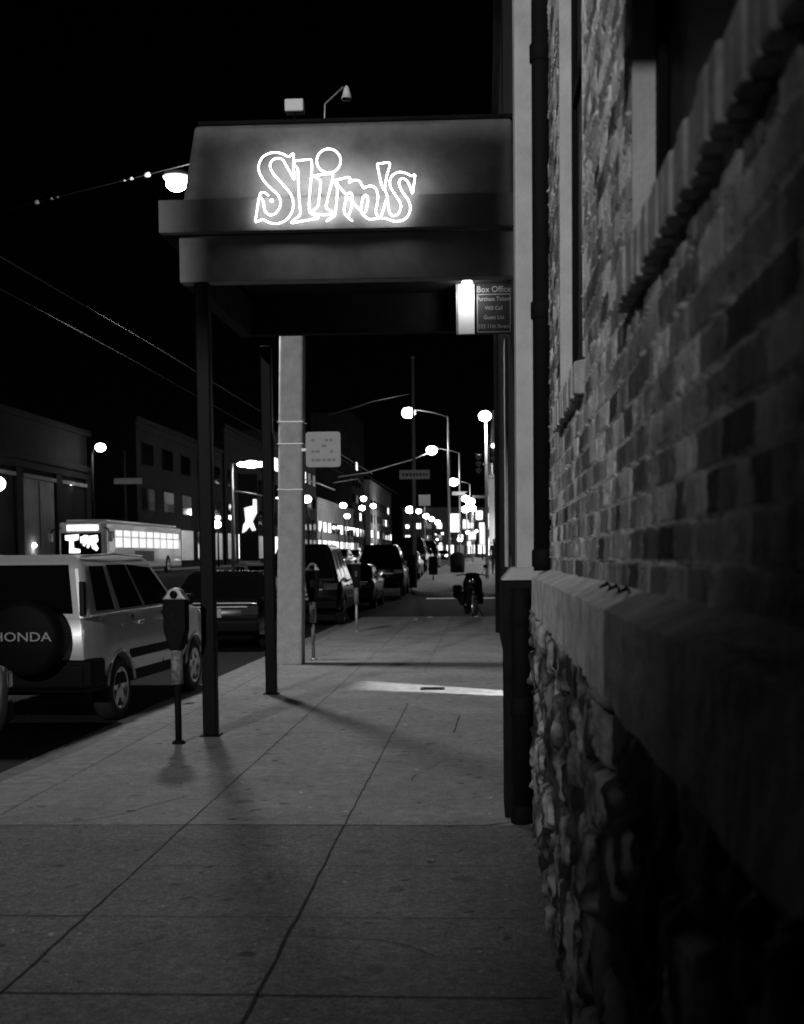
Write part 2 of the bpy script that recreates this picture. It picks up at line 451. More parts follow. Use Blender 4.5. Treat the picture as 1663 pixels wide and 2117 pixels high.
yy = (Yg + (fbm(Yg*4, Zg*9, 8, 2)-.5)*0.008 + np.where(np.mod(cour, 2) == 0, 0, BL/2) + hash2(cour, cour, 4)*0.05)/bl
bi = np.floor(yy); fy = yy-bi
h1 = hash2(bi, cour, 1); h2 = hash2(bi, cour, 2); h3 = hash2(bi, cour, 3)
dz = np.minimum(fz, 1-fz)*CH; dy = np.minimum(fy, 1-fy)*bl
rag = (fbm(Yg*45, Zg*45, 21, 3)-.5)*0.0045
edge = smooth(0.0022, 0.0048, np.minimum(dz, dy)+rag)
face = (h1-.5)*0.007 + (h2-.5)*(fy-.5)*0.007 + (h3-.5)*(fz-.5)*0.006 + (fbm(Yg*38, Zg*38, 31, 4)-.5)*0.009
sq = fbm(Yg*9, cour*3.7, 41, 3)          # squeezed mortar lips along the bed joints
lip = np.exp(-((fz*CH-0.002)/0.0048)**2)*smooth(0.28, 0.55, sq)*0.0105*(.6+.8*fbm(Yg*40, Zg*40, 43, 3))
mort = -0.013 + (fbm(Yg*60, Zg*60, 51, 3)-.5)*0.008
proud = face*edge + mort*(1-edge) + lip
chip = smooth(.72, .8, fbm(Yg*14, Zg*14, 61, 3))*0.014
proud = proud - chip
Xw = -proud
tone_b = (0.085 + 0.22*h2**2 + (h3 > .84)*0.2 - (h3 < .25)*0.06)*(0.4+1.2*fbm(Yg*14, Zg*14, 71, 5))*(0.6+.8*smooth(.3,.7,fbm(Yg*1.7, Zg*1.1, 73, 4)))
tone_m = np.where(dy < dz, 0.16, 0.8)*(0.6+0.8*fbm(Yg*30, Zg*30, 81, 3))  # bed mortar coloured bright, head joints dark, as if lit from above
isl = np.clip(edge - smooth(.2, .8, lip/0.018), 0, 1)
tone = np.clip(2.3*(tone_b*isl + tone_m*(1-isl)), 0.03, .8)
W1 = (1.25, 2.93, 2.27, 4.9); W2 = (4.38, 5.62, 2.25, 4.9)
keep = np.ones_like(Yg, bool)
for (a, b, c, d) in (W1, W2): keep &= ~((Yg > a) & (Yg < b) & (Zg > c) & (Zg < d))
brickw = height_wall('wall', Ys-3, Zs, Xw, tone, keep, M['brick'], bb)
# rubble base
Ys_r = np.arange(0.7, CORNER+.001, 0.0105); Zs_r = np.arange(0, 1.245, 0.0105)
Yr, Zr = np.meshgrid(Ys_r, Zs_r)
sy, sz = 0.30, 0.21
wy = Yr/sy + (fbm(Yr*3, Zr*3, 5, 3)-.5)*0.9; wz = Zr/sz + (fbm(Yr*3+9, Zr*3, 6, 3)-.5)*0.9
F1 = np.full_like(Yr, 9.); F2 = np.full_like(Yr, 9.); ID = np.zeros_like(Yr)
iy, iz = np.floor(wy), np.floor(wz)
for oy in (-1, 0, 1):
    for oz in (-1, 0, 1):
        cy, cz = iy+oy, iz+oz
        px_, pz_ = cy+.15+.7*hash2(cy, cz, 11), cz+.15+.7*hash2(cy, cz, 12)
        d = np.hypot(wy-px_, wz-pz_); idv = hash2(cy, cz, 13)
        nearer = d < F1
        F2 = np.where(nearer, F1, np.minimum(F2, d)); ID = np.where(nearer, idv, ID); F1 = np.where(nearer, d, F1)
ed = smooth(0.03, 0.26, F2-F1+(fbm(Yr*20, Zr*20, 15, 3)-.5)*.15)
hr = ed*(0.018+0.024*ID) + (fbm(Yr*13, Zr*13, 16, 4)-.5)*0.03*ed + (fbm(Yr*45, Zr*45, 17, 3)-.5)*0.012 + smooth(.55, .75, fbm(Yr*6, Zr*6, 19, 3))*0.02
Xr = 0.03 - hr + 0.0
tone_r = np.clip((0.03+0.55*ID**2)*(0.15+1.7*smooth(.35, .65, fbm(Yr*10, Zr*7, 18, 5)))*ed*.75 + .02*(1-ed), .01, .5)  # stone tones, with blotches brightened to read as lit patches
height_wall('stone_base', Ys_r-3, Zs_r, Xr-0.09, tone_r, np.ones_like(Yr, bool), M['rubble'], bb)
# solid core behind masonry, end wall toward the club, roof
MB().box(-1.02, .0, .8-3, .86-3, 3.44, 4.7).build('hanging_board', M['frame'], bb)  # board added above the view to shade the upper window jamb
MB().box(0.09, 4, -10-3, CORNER-0.004-3, 0, 5.58).build('core', M['wall_dark'], bb)
e = MB().box(-0.0, 0.088, CORNER-.016-3, CORNER-.002-3, 1.40, 5.58).build('end_wall', M['brick'], bb)
# ledge blocks
def ledge(y0, y1):
    x0, x1 = -0.092, 0.02
    lb = MB().add([(x0, y0-3, 1.222), (x1, y0-3, 1.222), (x1, y1-3, 1.222), (x0, y1-3, 1.222), (x0, y0-3, 1.425), (x1, y0-3, 1.476), (x1, y1-3, 1.476), (x0, y1-3, 1.425)],
                  [(0,3,2,1),(4,5,6,7),(0,1,5,4),(1,2,6,5),(2,3,7,6),(3,0,4,7)])
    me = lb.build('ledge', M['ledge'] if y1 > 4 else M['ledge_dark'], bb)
    bm = bmesh.new(); bm.from_mesh(me.data)
    bmesh.ops.subdivide_edges(bm, edges=[e for e in bm.edges if abs(e.verts[0].co.y-e.verts[1].co.y) > .5], cuts=60, use_grid_fill=True)
    bmesh.ops.subdivide_edges(bm, edges=[e for e in bm.edges if abs(e.verts[0].co.y-e.verts[1].co.y) < .01], cuts=5, use_grid_fill=True)
    for v in bm.verts:
        n = float(fbm(np.array([v.co.y*9+v.co.x*20]), np.array([v.co.z*20+v.co.x*11]), 91, 4)[0])-.5
        v.co.x += n*0.014; v.co.z += n*0.010
    for f in bm.faces: f.smooth = False
    bm.to_mesh(me.data); bm.free()
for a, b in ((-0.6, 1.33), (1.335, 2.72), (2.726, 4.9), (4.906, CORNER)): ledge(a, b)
# shadow streaks on the ledge, built as dark rods
streaks = thing('fallen_twig', 'dark thin twigs lying on the stone ledge by the second block', 'twig', (0.33, 2.95, 1.455))
for k in range(3):
    y0 = -.25+.22*k
    MB().tube([(-.03, y0, .008), (0.0, y0+.12, .014), (.02, y0+.3, .014)], [0.003, .005, .003], 6).build('stick', M['iron'], streaks)
# pale smear along the ledge edge near the camera
sm_ = thing('paint_smear', 'pale flaking smear on the ledge top close to the camera', 'smear', (0.29, 1.42, 1.442))
mb_ = MB(); rs_ = random.Random(3)
for k in range(16):
    y = -.2+.4*rs_.random(); x = -.012+.05*rs_.random()*(.4+.6*rs_.random()); a_ = .012+.022*rs_.random(); b_ = .004+.008*rs_.random()
    pts = [(x+b_*math.cos(t)*(.7+.5*rs_.random()), y+a_*math.sin(t)*(.7+.5*rs_.random()), x*.45+.008) for t in [q*math.pi/4 for q in range(8)]]
    mb_.add(pts, [tuple(range(8))])
mb_.build('flake', M['paper'], sm_, fix=False)
# windows
for wi, (a, b, c, d) in enumerate((W1, W2)):
    fr = MB()
    x0, x1 = 0.052, 0.088
    fr.box(x0, x1, a-3, a+.06-3, c, d).box(x0, x1, b-.06-3, b-3, c, d).box(x0, x1, a+.06-3, b-.06-3, c, c+.07).box(x0, x1, a+.06-3, b-.06-3, (c+d)/2-.03, (c+d)/2+.03)
    wn = fr.build('window', M['frame'], bb, bevel=.004)
    MB().box(x0+.02, x1-.002, a+.058-3, b-.058-3, c+.068, d).build('pane', M['pane_dull'], wn)
    MB().box(-0.002, 0.087, b-3+.0005, b-3+.02, c, d).build('jamb', M['stucco'], wn)
    MB().box(-0.002, 0.087, a-3-.02, a-3-.0005, c, d).build('jamb', M['stucco'], wn)
    sl = MB(); y = a-.06
    while y < b+.06:
        p = random.uniform(-.006, .006)
        dz_ = random.uniform(-.004, .004)
        sl.add([(-.034+p, y-3, c-.135+dz_), (.08, y-3, c-.135), (.08, y+.062-3, c-.135), (-.034+p, y+.062-3, c-.135+dz_),
                (-.034+p, y-3, c-.022+dz_), (.08, y-3, c+.004), (.08, y+.062-3, c+.004), (-.034+p, y+.062-3, c-.022+dz_)],
               [(0,3,2,1),(4,5,6,7),(0,1,5,4),(1,2,6,5),(2,3,7,6),(3,0,4,7)])
        y += 0.074
    sl.build('window_sill', M['rowlock'], wn, bevel=.006)
    MB().box(-.02, .08, a-.05-3, b+.05-3, c-.128, c-.03).build('sill_mortar', M['kerb'], wn)
# drain pipes
dp = thing('drain_pipe', 'black iron drain pipe standing on the ledge against the brick corner', 'pipe', (0.322, 6.6, 1.46))
t = [(0.052, 0.0)]
MB().tube([(0, 0, 0), (0, 0, 4.3)], 0.050, 18).build('pipe', M['iron'], dp)
for z in (0.02, 1.35, 2.7): MB().lathe([(0.050, z), (.060, z+.005), (.060, z+.09), (.050, z+.1)], n=18).build('collar', M['iron'], dp)
dq = thing('drain_boot', 'thick black iron pipe rising from the sidewalk under the ledge end', 'pipe', (0.210, 6.93, 0))
MB().tube([(0, 0, 0), (0, 0, 1.2), (0, 0, 1.36)], 0.056, 20).build('pipe', M['iron'], dq)
for z in (1.14, 0.62, 0.0): MB().lathe([(0.056, z), (.064, z+.01), (.064, z+.1), (.056, z+.11)], n=20).build('collar', M['iron'], dq)

# ------------------------------------------------------------------ club building
cb = thing('club_building', 'dark club building with pale stucco piers behind the canopy', 'building', (0.3, 12, 0))
def cbx(name, m, x0, x1, y0, y1, z0, z1, bevel=0.0): return MB().box(x0-.3, x1-.3, y0-12, y1-12, z0, z1).build(name, m, cb, bevel=bevel)
SL0, SL1, SLH = 13.18, 13.74, 1.63
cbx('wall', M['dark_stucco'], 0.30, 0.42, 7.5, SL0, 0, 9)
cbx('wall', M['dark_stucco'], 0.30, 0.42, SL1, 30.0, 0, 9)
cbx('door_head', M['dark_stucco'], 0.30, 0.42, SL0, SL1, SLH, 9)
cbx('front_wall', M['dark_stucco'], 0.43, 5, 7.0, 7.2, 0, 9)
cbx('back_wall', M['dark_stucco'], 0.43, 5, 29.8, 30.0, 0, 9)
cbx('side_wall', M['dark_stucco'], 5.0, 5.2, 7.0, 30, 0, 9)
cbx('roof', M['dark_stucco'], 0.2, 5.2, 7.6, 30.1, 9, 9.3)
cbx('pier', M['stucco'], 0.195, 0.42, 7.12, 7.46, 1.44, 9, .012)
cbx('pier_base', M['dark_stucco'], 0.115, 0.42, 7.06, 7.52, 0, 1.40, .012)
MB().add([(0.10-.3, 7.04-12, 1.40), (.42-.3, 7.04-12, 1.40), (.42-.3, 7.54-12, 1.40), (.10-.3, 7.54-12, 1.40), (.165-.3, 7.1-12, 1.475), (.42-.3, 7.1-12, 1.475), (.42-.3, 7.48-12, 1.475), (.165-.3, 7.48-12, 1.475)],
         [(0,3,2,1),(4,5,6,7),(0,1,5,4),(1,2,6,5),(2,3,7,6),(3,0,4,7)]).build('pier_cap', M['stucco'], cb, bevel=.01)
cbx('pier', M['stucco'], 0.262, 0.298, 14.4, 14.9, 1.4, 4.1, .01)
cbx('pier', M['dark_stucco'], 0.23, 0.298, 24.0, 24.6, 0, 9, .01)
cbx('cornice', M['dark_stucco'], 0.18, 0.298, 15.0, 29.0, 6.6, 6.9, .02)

# ------------------------------------------------------------------ canopy
FY = 10.25
cn = thing('entrance_canopy', 'flat canopy over the sidewalk carrying a glowing neon name', 'canopy', (-1.2, 11.7, 0))
coff = Vector((-1.2, 11.7, 0))
def lp(v): return tuple(Vector(v)-coff)
z_b0, z_b1, z_f1, z_p1 = 3.885, 4.27, 4.54, 5.20
xl_f, xl_b, xr = -2.70, -2.56, 0.27
FB = 13.05
def cx(name, m, x0, x1, y0, y1, z0, z1, bevel=.006):
    return MB().box(x0+1.2, x1+1.2, y0-11.7, y1-11.7, z0, z1).build(name, m, cn, bevel=bevel)
# sloping sign panel
p0, p1 = -2.52, -2.42
MB().add([lp((p0, FY+.02, z_f1)), lp((xr, FY+.02, z_f1)), lp((xr, FY+.12, z_f1)), lp((p0, FY+.12, z_f1)),
          lp((p1, FY+.08, z_p1)), lp((xr, FY+.08, z_p1+.0)), lp((xr, FY+.18, z_p1)), lp((p1, FY+.18, z_p1))],
         [(0,3,2,1),(4,5,6,7),(0,1,5,4),(1,2,6,5),(2,3,7,6),(3,0,4,7)]).build('sign_panel', M['canopy_panel'], cn, bevel=.04, seg=3)
cx('top_trim', M['canopy_dark'], p1+.03, xr, FY+.1, FY+.22, z_p1+.003, z_p1+.04)
cx('fascia', M['canopy_board'], xl_f, xr, FY-.07, FY+.02-.003, z_b1, z_f1)
cx('front_beam', M['canopy_panel'], xl_b, xr+.02, FY+.05, FY+.2, z_b0, z_b1-.003)
cx('side_beam', M['canopy_dark'], xl_b, xl_b+.12, FY+.203, FB-.12, z_b0, z_b1-.003)
cx('side_fascia', M['canopy_dark'], xl_f, xl_f+.08, FY+.023, FB, z_b1, z_f1)
cx('side_panel', M['canopy_dark'], p1, p1+.1, FY+.2, FB, z_f1+.003, z_p1-.05)
cx('back_beam', M['canopy_dark'], xl_b, xr+.02, FB-.117, FB, z_b0+.03, z_f1-.003)
cx('roof', M['canopy_dark'], p1+.1, xr, FY+.2, FB+.1, z_f1+.003, z_f1+.06)
cx('ceiling', M['canopy_dark'], xl_b+.123, xr, FY+.203, FB-.12, z_b1+.05, z_b1+.08)
cx('roof_deck', M['canopy_dark'], p1+.02, xr, FY+.24, FB, z_p1-.04, z_p1)
for (px, py) in ((437, 1521), (562, 1435)):
    g = G(px, py)
    ps = MB().box(-.06, .06, -.06, .06, 0.012, z_b0).build('post', M['black_metal'], cn, bevel=.012, loc=lp((g.x, g.y, 0)))
    MB().box(-.085, .085, -.085, .085, 0.002, 0.012).build('foot_plate', M['black_metal'], ps, bevel=.003)
# neon letters ------------------------------------------------------------------
NY = FY-.125
def N(cx_, cy_): return P(500+cx_/4.1575, 280+cy_/4.1575, NY)
STR = [
 [(115,748),(127,680),(135,625),(145,560),(152,520),(170,540),(185,563),(190,600),(200,650),(220,675),(248,686),(280,678),(305,655),(328,615),(335,585),(333,555),(310,505),(250,455),(190,390),(158,335),(146,295),(145,260),(158,220),(180,185),(210,165),(245,150),(280,146),(320,148),(365,164),(403,187),(425,168),(447,150),(446,200),(443,260),(450,320),(456,386),(430,345),(395,280),(375,245),(358,215),(340,200),(315,195),(285,200),(262,215),(246,240),(243,262),(250,292),(275,335),(330,395),(390,460),(420,500),(437,540),(445,585),(442,625),(430,665),(400,710),(375,733),(340,750),(305,757),(265,757),(225,745),(180,718),(150,735)],
 [(152,520),(160,500),(170,490),(195,490),(214,502),(228,518)],
 [(455,218),(520,212),(598,204),(604,240),(603,300),(596,380),(588,470),(580,560),(580,655),(600,672),(630,690),(672,708),(600,722),(500,740),(420,756),(445,732),(472,708),(505,680),(502,620),(495,550),(490,470),(486,390),(485,290),(470,270),(448,255)],
 [(612,350),(645,342),(690,335),(735,330),(785,325),(782,360),(775,400),(760,460),(745,520),(733,570),(722,620),(760,645),(800,666),(760,678),(700,682),(640,676),(590,665),(620,640),(655,612),(663,560),(670,500),(676,440),(680,390),(655,370)],
 [(790,385),(860,372),(925,355),(935,380),(920,408),(940,393),(965,385),(1000,385),(1018,398),(1032,422),(1046,455),(1068,443),(1100,433),(1130,437),(1152,458),(1165,485),(1173,525),(1165,590),(1153,640),(1153,672),(1190,708),(1150,716),(1100,722),(1065,703),(1025,660),(1027,610),(1035,570),(1043,535),(1062,510),(1080,518),(1085,550),(1080,600),(1068,650),(1040,672)],
 [(952,735),(915,705),(880,665),(882,620),(890,580),(898,530),(910,502),(930,490),(948,505),(950,550),(945,600),(935,650),(922,680)],
 [(790,390),(806,418),(822,445),(822,500),(815,580),(810,640),(800,690),(770,708),(728,738)],
 [(1165,245),(1220,236),(1277,232),(1268,280),(1250,335),(1238,400),(1228,460),(1245,500),(1252,525)],
 [(1165,245),(1175,300),(1190,370),(1205,430),(1220,465)],
 [(1195,712),(1210,660),(1228,600),(1250,530),(1257,580),(1262,625),(1275,672),(1295,690),(1322,690),(1350,670),(1366,635),(1370,605),(1358,565),(1330,525),(1300,480),(1277,440),(1272,400),(1280,365),(1300,338),(1330,320),(1370,313),(1415,325),(1460,350),(1492,330),(1486,385),(1478,440),(1470,508),(1456,465),(1440,420),(1415,382),(1385,366),(1362,378),(1350,405),(1362,450),(1395,505),(1430,550),(1448,595),(1450,640),(1432,690),(1400,722),(1360,737),(1310,738),(1270,725),(1240,712)],
]
CLOSED = {0, 2, 3, 4, 9}
ns = thing('neon_sign', 'glowing white neon outline letters spelling the club name on the canopy front', 'neon sign', tuple(N(800, 500)))
noff = N(800, 500)
for i, s in enumerate(STR):
    pts = [N(*p)-noff for p in s]
    # gentle resample to round the bends slightly
    q = []
    for k, p in enumerate(pts):
        a = pts[k-1] if (k or i in CLOSED) else p; b = pts[(k+1) % len(pts)] if (k < len(pts)-1 or i in CLOSED) else p
        q += [p*.8+a*.2, p*.8+b*.2]
    MB().tube(q, 0.0062, 8, closed=(i in CLOSED)).build('letter_tube', M['neon'], ns)
c0 = Vector((748, 218))
MB().tube([N(748+103*math.cos(t*math.pi/14), 218+103*math.sin(t*math.pi/14))-noff for t in range(28)], 0.0064, 8, closed=True).build('letter_tube', M['neon'], ns)
MB().sphere(tuple(N(258, 560)-noff), .014).build('letter_dot', M['neon'], ns)
st = MB()
for (cx_, cy_) in ((145,270),(390,460),(440,620),(490,400),(590,500),(670,480),(820,500),(1170,520),(1280,400),(1445,620)):
    v = N(cx_, cy_)-noff; MB().cyl(v+Vector((0, .008, 0)), v+Vector((0, .12, 0)), .005, n=6).build('standoff', M['galv'], ns)

# box office sign and its lamp ----------------------------------------------------
BY = 12.55
q0, q1 = P(985, 690, BY), P(1058, 583, BY)
bo = thing('box_office_sign', 'dark hanging box office sign with pale lettering under the canopy', 'sign', tuple((q0+q1)/2))
wd, ht = (q1.x-q0.x)/2, (q1.z-q0.z)/2
MB().box(-wd, wd, 0, .05, -ht, ht).build('board', M['sign_dark'], bo, bevel=.006)
fm = MB(); e_ = .012
fm.box(-wd+.012, wd-.012, -.006, -.001, -ht+.012, -ht+.018).box(-wd+.012, wd-.012, -.006, -.001, ht*.52, ht*.52+.006).box(-wd+.012, -wd+.018, -.006, -.001, -ht+.02, ht*.51).box(wd-.018, wd-.012, -.006, -.001, -ht+.02, ht*.51)
fm.build('border', M['letter'], bo)
text_mesh('lettering', "Box Office", .088, M['letter'], bo, (0, -.004, ht*.62), sx=.92)
for k, (t_, s_) in enumerate((("Purchase Tickets", .058), ("Will Call", .058), ("Guest List", .058), ("333 11th Street", .058))):
    text_mesh('lettering', t_, s_, M['letter'], bo, (0, -.004, ht*(.28-.36*k)), sx=.88)
q0, q1 = P(948, 691, BY), P(981, 575, BY)
wp = thing('sign_side_panel', 'narrow white panel lit bright beside the box office sign', 'panel', tuple((q0+q1)/2))
wd2, ht2 = (q1.x-q0.x)/2, (q1.z-q0.z)/2
MB().box(-wd2, wd2, 0, .04, -ht2, ht2).build('board', M['white_board'], wp, bevel=.004)
MB().box(-wd2-.02, -wd2-.003, -.01, .04, -ht2, ht2).build('edge_trim', M['galv'], wp)
lb = P(966, 586, BY-.22)
fl = thing('canopy_lamp', 'small bright lamp under the canopy above the box office sign', 'lamp', tuple(lb))
MB().sphere((0, 0, 0), .055, .05, .045).build('bulb', M['bulb'], fl)
MB().cyl((0, 0, .045), (0, 0, 4.31-lb.z if lb.z < 4.25 else .08), .018, n=10).build('stem', M['black_metal'], fl)
point('canopy_lamp_light', (lb.x, lb.y+.02, lb.z-.075), 4.5, .03)
fx = P(1040, 567, 11.2)
ft = thing('canopy_light_strip', 'short pale metal strip under the canopy edge near the wall', 'strip', tuple(fx))
MB().box(-.15, .15, -.02, .02, -.012, .012).build('strip', M['white_board'], ft, bevel=.004)

# roof top floodlights --------------------------------------------------------------
q = P(610, 221, 11.0)
fl1 = thing('floodlight', 'grey box shaped floodlight on the canopy roof', 'floodlight', (q.x, q.y, 5.2))
MB().box(-.085, .085, -.06, .06, q.z-5.2-.055, q.z-5.2+.055).build('housing', M['white_board'], fl1, bevel=.012)
MB().cyl((0, 0, 0), (0, 0, q.z-5.2-.05), .012, n=8).build('bracket', M['black_metal'], fl1)
MB().box(-.04, .04, -.04, .04, 0, .01).build('base', M['black_metal'], fl1)
q = P(717, 191, 11.2)
fl2 = thing('floodlight', 'tiny cone shaped spotlight on a thin arm above the canopy', 'floodlight', (q.x, q.y, 5.2))
MB().lathe([(.008, .06), (.022, .04), (.05, -.06), (.042, -.058)], (0, 0, q.z-5.2), n=14).build('shade', M['white_board'], fl2)
MB().tube([(-.22, 0, 0), (-.2, 0, q.z-5.2-.1), (-.03, 0, q.z-5.2+.05)], .009, 6).build('arm', M['galv'], fl2)

# ------------------------------------------------------------------ utility pole, lamp, sign
pb = G(602, 1372)
up = thing('utility_pole', 'thick weathered wooden utility pole behind the canopy', 'pole', (pb.x, pb.y, 0))
MB().add([(-.185, -.17, -.02), (.185, -.17, -.02), (.185, .17, -.02), (-.185, .17, -.02), (-.16+.15, -.15, 7.55), (.16+.15, -.15, 7.55), (.16+.15, .15, 7.55), (-.16+.15, .15, 7.55)],
         [(0,3,2,1),(4,5,6,7),(0,1,5,4),(1,2,6,5),(2,3,7,6),(3,0,4,7)]).build('pole', M['wood_pole'], up, bevel=.045, seg=4)
st = MB()
for k in range(26):
    a = random.uniform(-.13, .13); z = random.uniform(1.0, 5.0); st.sphere((.02*z+a, -.168, z), .007, n=6, m=4)
for k in range(9):
    z = 1.0+.12*k+random.uniform(-.03, .03); st.sphere((.02*z-.178, -.045, z), .02, .014, .03, n=6, m=4)
st.build('staple', M['galv'], up)
bnd = MB()
for z in (2.5, 3.15, 3.46): bnd.box(-.184+.02*z, .184+.02*z, -.176, .176, z, z+.012)
bnd.build('band', M['galv'], up)
# lamp over the street mounted on the pole
q = P(365, 379, pb.y+.25)
LAMP = Vector(q)
sl_ = thing('street_lamp', 'blazing street lamp at the left end of the canopy on a wooden pole arm', 'street lamp', (pb.x, pb.y, 7.0))
so = Vector((pb.x, pb.y, 7.0))
MB().tube([(-.15, 0.0, 0), (-.5, .05, .1), ((q.x-so.x)*.7, (q.y-so.y)*.7, q.z-so.z+.16), (q.x-so.x+.2, q.y-so.y, q.z-so.z+.12)], .025, 8).build('arm', M['galv'], sl_)
MB().sphere((q.x-so.x, q.y-so.y, q.z-so.z+.1), .2, .16, .09).build('housing', M['galv'], sl_)
MB().sphere((q.x-so.x, q.y-so.y, q.z-so.z), .155, .13, .115).build('lens', M['lamp'], sl_)
point('street_lamp_light', (LAMP.x, LAMP.y, LAMP.z-.22), 1000, .3)
q0, q1 = P(633, 966, pb.y-.2), P(704, 892, pb.y-.2)
ps = thing('parking_sign', 'square grey metal sign with rounded corners on the wooden pole', 'sign', tuple((q0+q1)/2))
hw = (q1.x-q0.x)/2; hh = (q1.z-q0.z)/2; rd = .045; poly = []
for (sx_, sz_, a0) in ((1,1,0), (-1,1,90), (-1,-1,180), (1,-1,270)):
    for k in range(6): a = R(a0+18*k); poly.append((sx_*(hw-rd)+rd*math.cos(a), sz_*(hh-rd)+rd*math.sin(a)))
MB().prism(poly, 0, .006).build('face', M['sign_face'], ps)
ink = MB()
for row, z in enumerate((.13, .05, -.03, -.15)):
    x = -hw+.08
    while x < hw-.1:
        l = random.uniform(.03, .07)
        if random.random() < .75: ink.box(x, x+l, -.003, -.0005, z-.018, z+.018)
        x += l+.02
ink.build('faint_lettering', M['sign_ink'], ps)
MB().box(-hw-.06, hw*.5, .007, .03, -.02, .02).build('bracket', M['galv'], ps)

# ------------------------------------------------------------------ parking meters
def meter(label, base, rz, tall=1.30, pm='galv'):
    r = thing('parking_meter', label, 'parking meter', base, rz, 'parking meters along the kerb')
    k = tall/1.30
    MB().cyl((0, 0, 0), (0, 0, .52*k), .028, n=12).build('post', M[pm], r)
    MB().lathe([(.028, 0), (.06, 0), (.05, .02), (.03, .03)], n=12).build('base', M[pm], r)
    MB().cyl((0, 0, .5*k), (0, 0, .80*k), .05, n=14).build('sleeve', M['stickered'], r)
    hd = MB().add([], [])
    prof = [(-.05, .78*k), (.05, .78*k), (.098, .95*k), (.10, 1.2*k), (-.10, 1.2*k), (-.098, .95*k)]
    h = MB().prism(prof, -.055, .055).build('head', M['plastic'], r, bevel=.015)
    dome = [(-.11, 1.202*k), (.11, 1.202*k), (.075, 1.24*k), (.05, 1.285*k), (0, 1.305*k), (-.05, 1.285*k), (-.075, 1.24*k)]
    d = MB().prism(dome, -.045, .045).build('dome', M['galv'], r, bevel=.012)
    MB().lathe([(.0, -.047), (.03, -.047), (.034, -.052), (.0, -.05)], (0, 0, 1.245*k), 'y', 14).build('dial', M['plastic'], d)
    MB().box(-.03, .03, -.06, -.056, .98*k, 1.08*k).build('coin_plate', M['chrome'], h)
    return r
b_ = G(370, 1537); meter('nearest parking meter with a stickered sleeve in front of the canopy post', (b_.x, b_.y, 0), R(-8), 1.30, 'iron')
b_ = G(738, 1306); meter('slim parking meter on a pale post further along the kerb', (b_.x, b_.y, 0), R(5), 1.50)
b_ = G(634, 1372); meter('parking meter half hidden by the right side of the wooden pole', (b_.x+.02, b_.y+.6, 0), R(5), 1.45)

# ------------------------------------------------------------------ vehicles
def wheel_mesh(rad=.335, wdt=.20, spokes=5):
    t = MB().lathe([(rad*.62, -wdt/2), (rad*.88, -wdt/2), (rad*.98, -wdt/2+.025), (rad, -wdt/4), (rad, wdt/4), (rad*.98, wdt/2-.025), (rad*.88, wdt/2), (rad*.62, wdt/2), (rad*.6, 0)], axis='y', n=28)
    r = MB().lathe([(rad*.62, wdt/2-.005), (rad*.66, wdt/2+.004), (rad*.58, wdt/2), (rad*.56, wdt/2-.05)], axis='y', n=28)
    for k in range(spokes):
        a = 2*math.pi*k/spokes+.3; c, s = math.cos(a), math.sin(a)
        w0, w1 = rad*.16, rad*.11
        pts = []
        for (d, w_) in ((rad*.12, w0), (rad*.58, w1)):
            pts += [(c*d-s*w_, s*d+c*w_), (c*d+s*w_, s*d-c*w_)]
        r.prism([pts[0], pts[1], pts[3], pts[2]], wdt/2-.05, wdt/2-.012)
    r.lathe([(0, wdt/2), (rad*.14, wdt/2-.003), (rad*.17, wdt/2-.03)], axis='y', n=14)
    return t, r
def add_wheel(root, x, y, rad, side, steer=0.0):
    t, r = wheel_mesh(rad)
    wo = t.build('wheel', M['rubber'], root, loc=(x, y, rad)); wo.rotation_euler = (0, 0, steer + (0 if side > 0 else math.pi))
    r.build('rim', M['rim'], wo)
    MB().lathe([(0, .03), (rad*.55, .03)], axis='y', n=20).build('hub_back', M['iron'], wo)
    return wo
def arch(cx_, rad, z0):
    """arch points from front to rear (decreasing x) above sill z0"""
    ra = rad+.065; pts = []
    a0 = math.asin(max(-1, min(1, (z0-rad)/ra)))
    for k in range(9):
        a = a0+(math.pi-2*a0)*k/8; pts.append((cx_+ra*math.cos(a), rad+ra*math.sin(a)))
    return pts
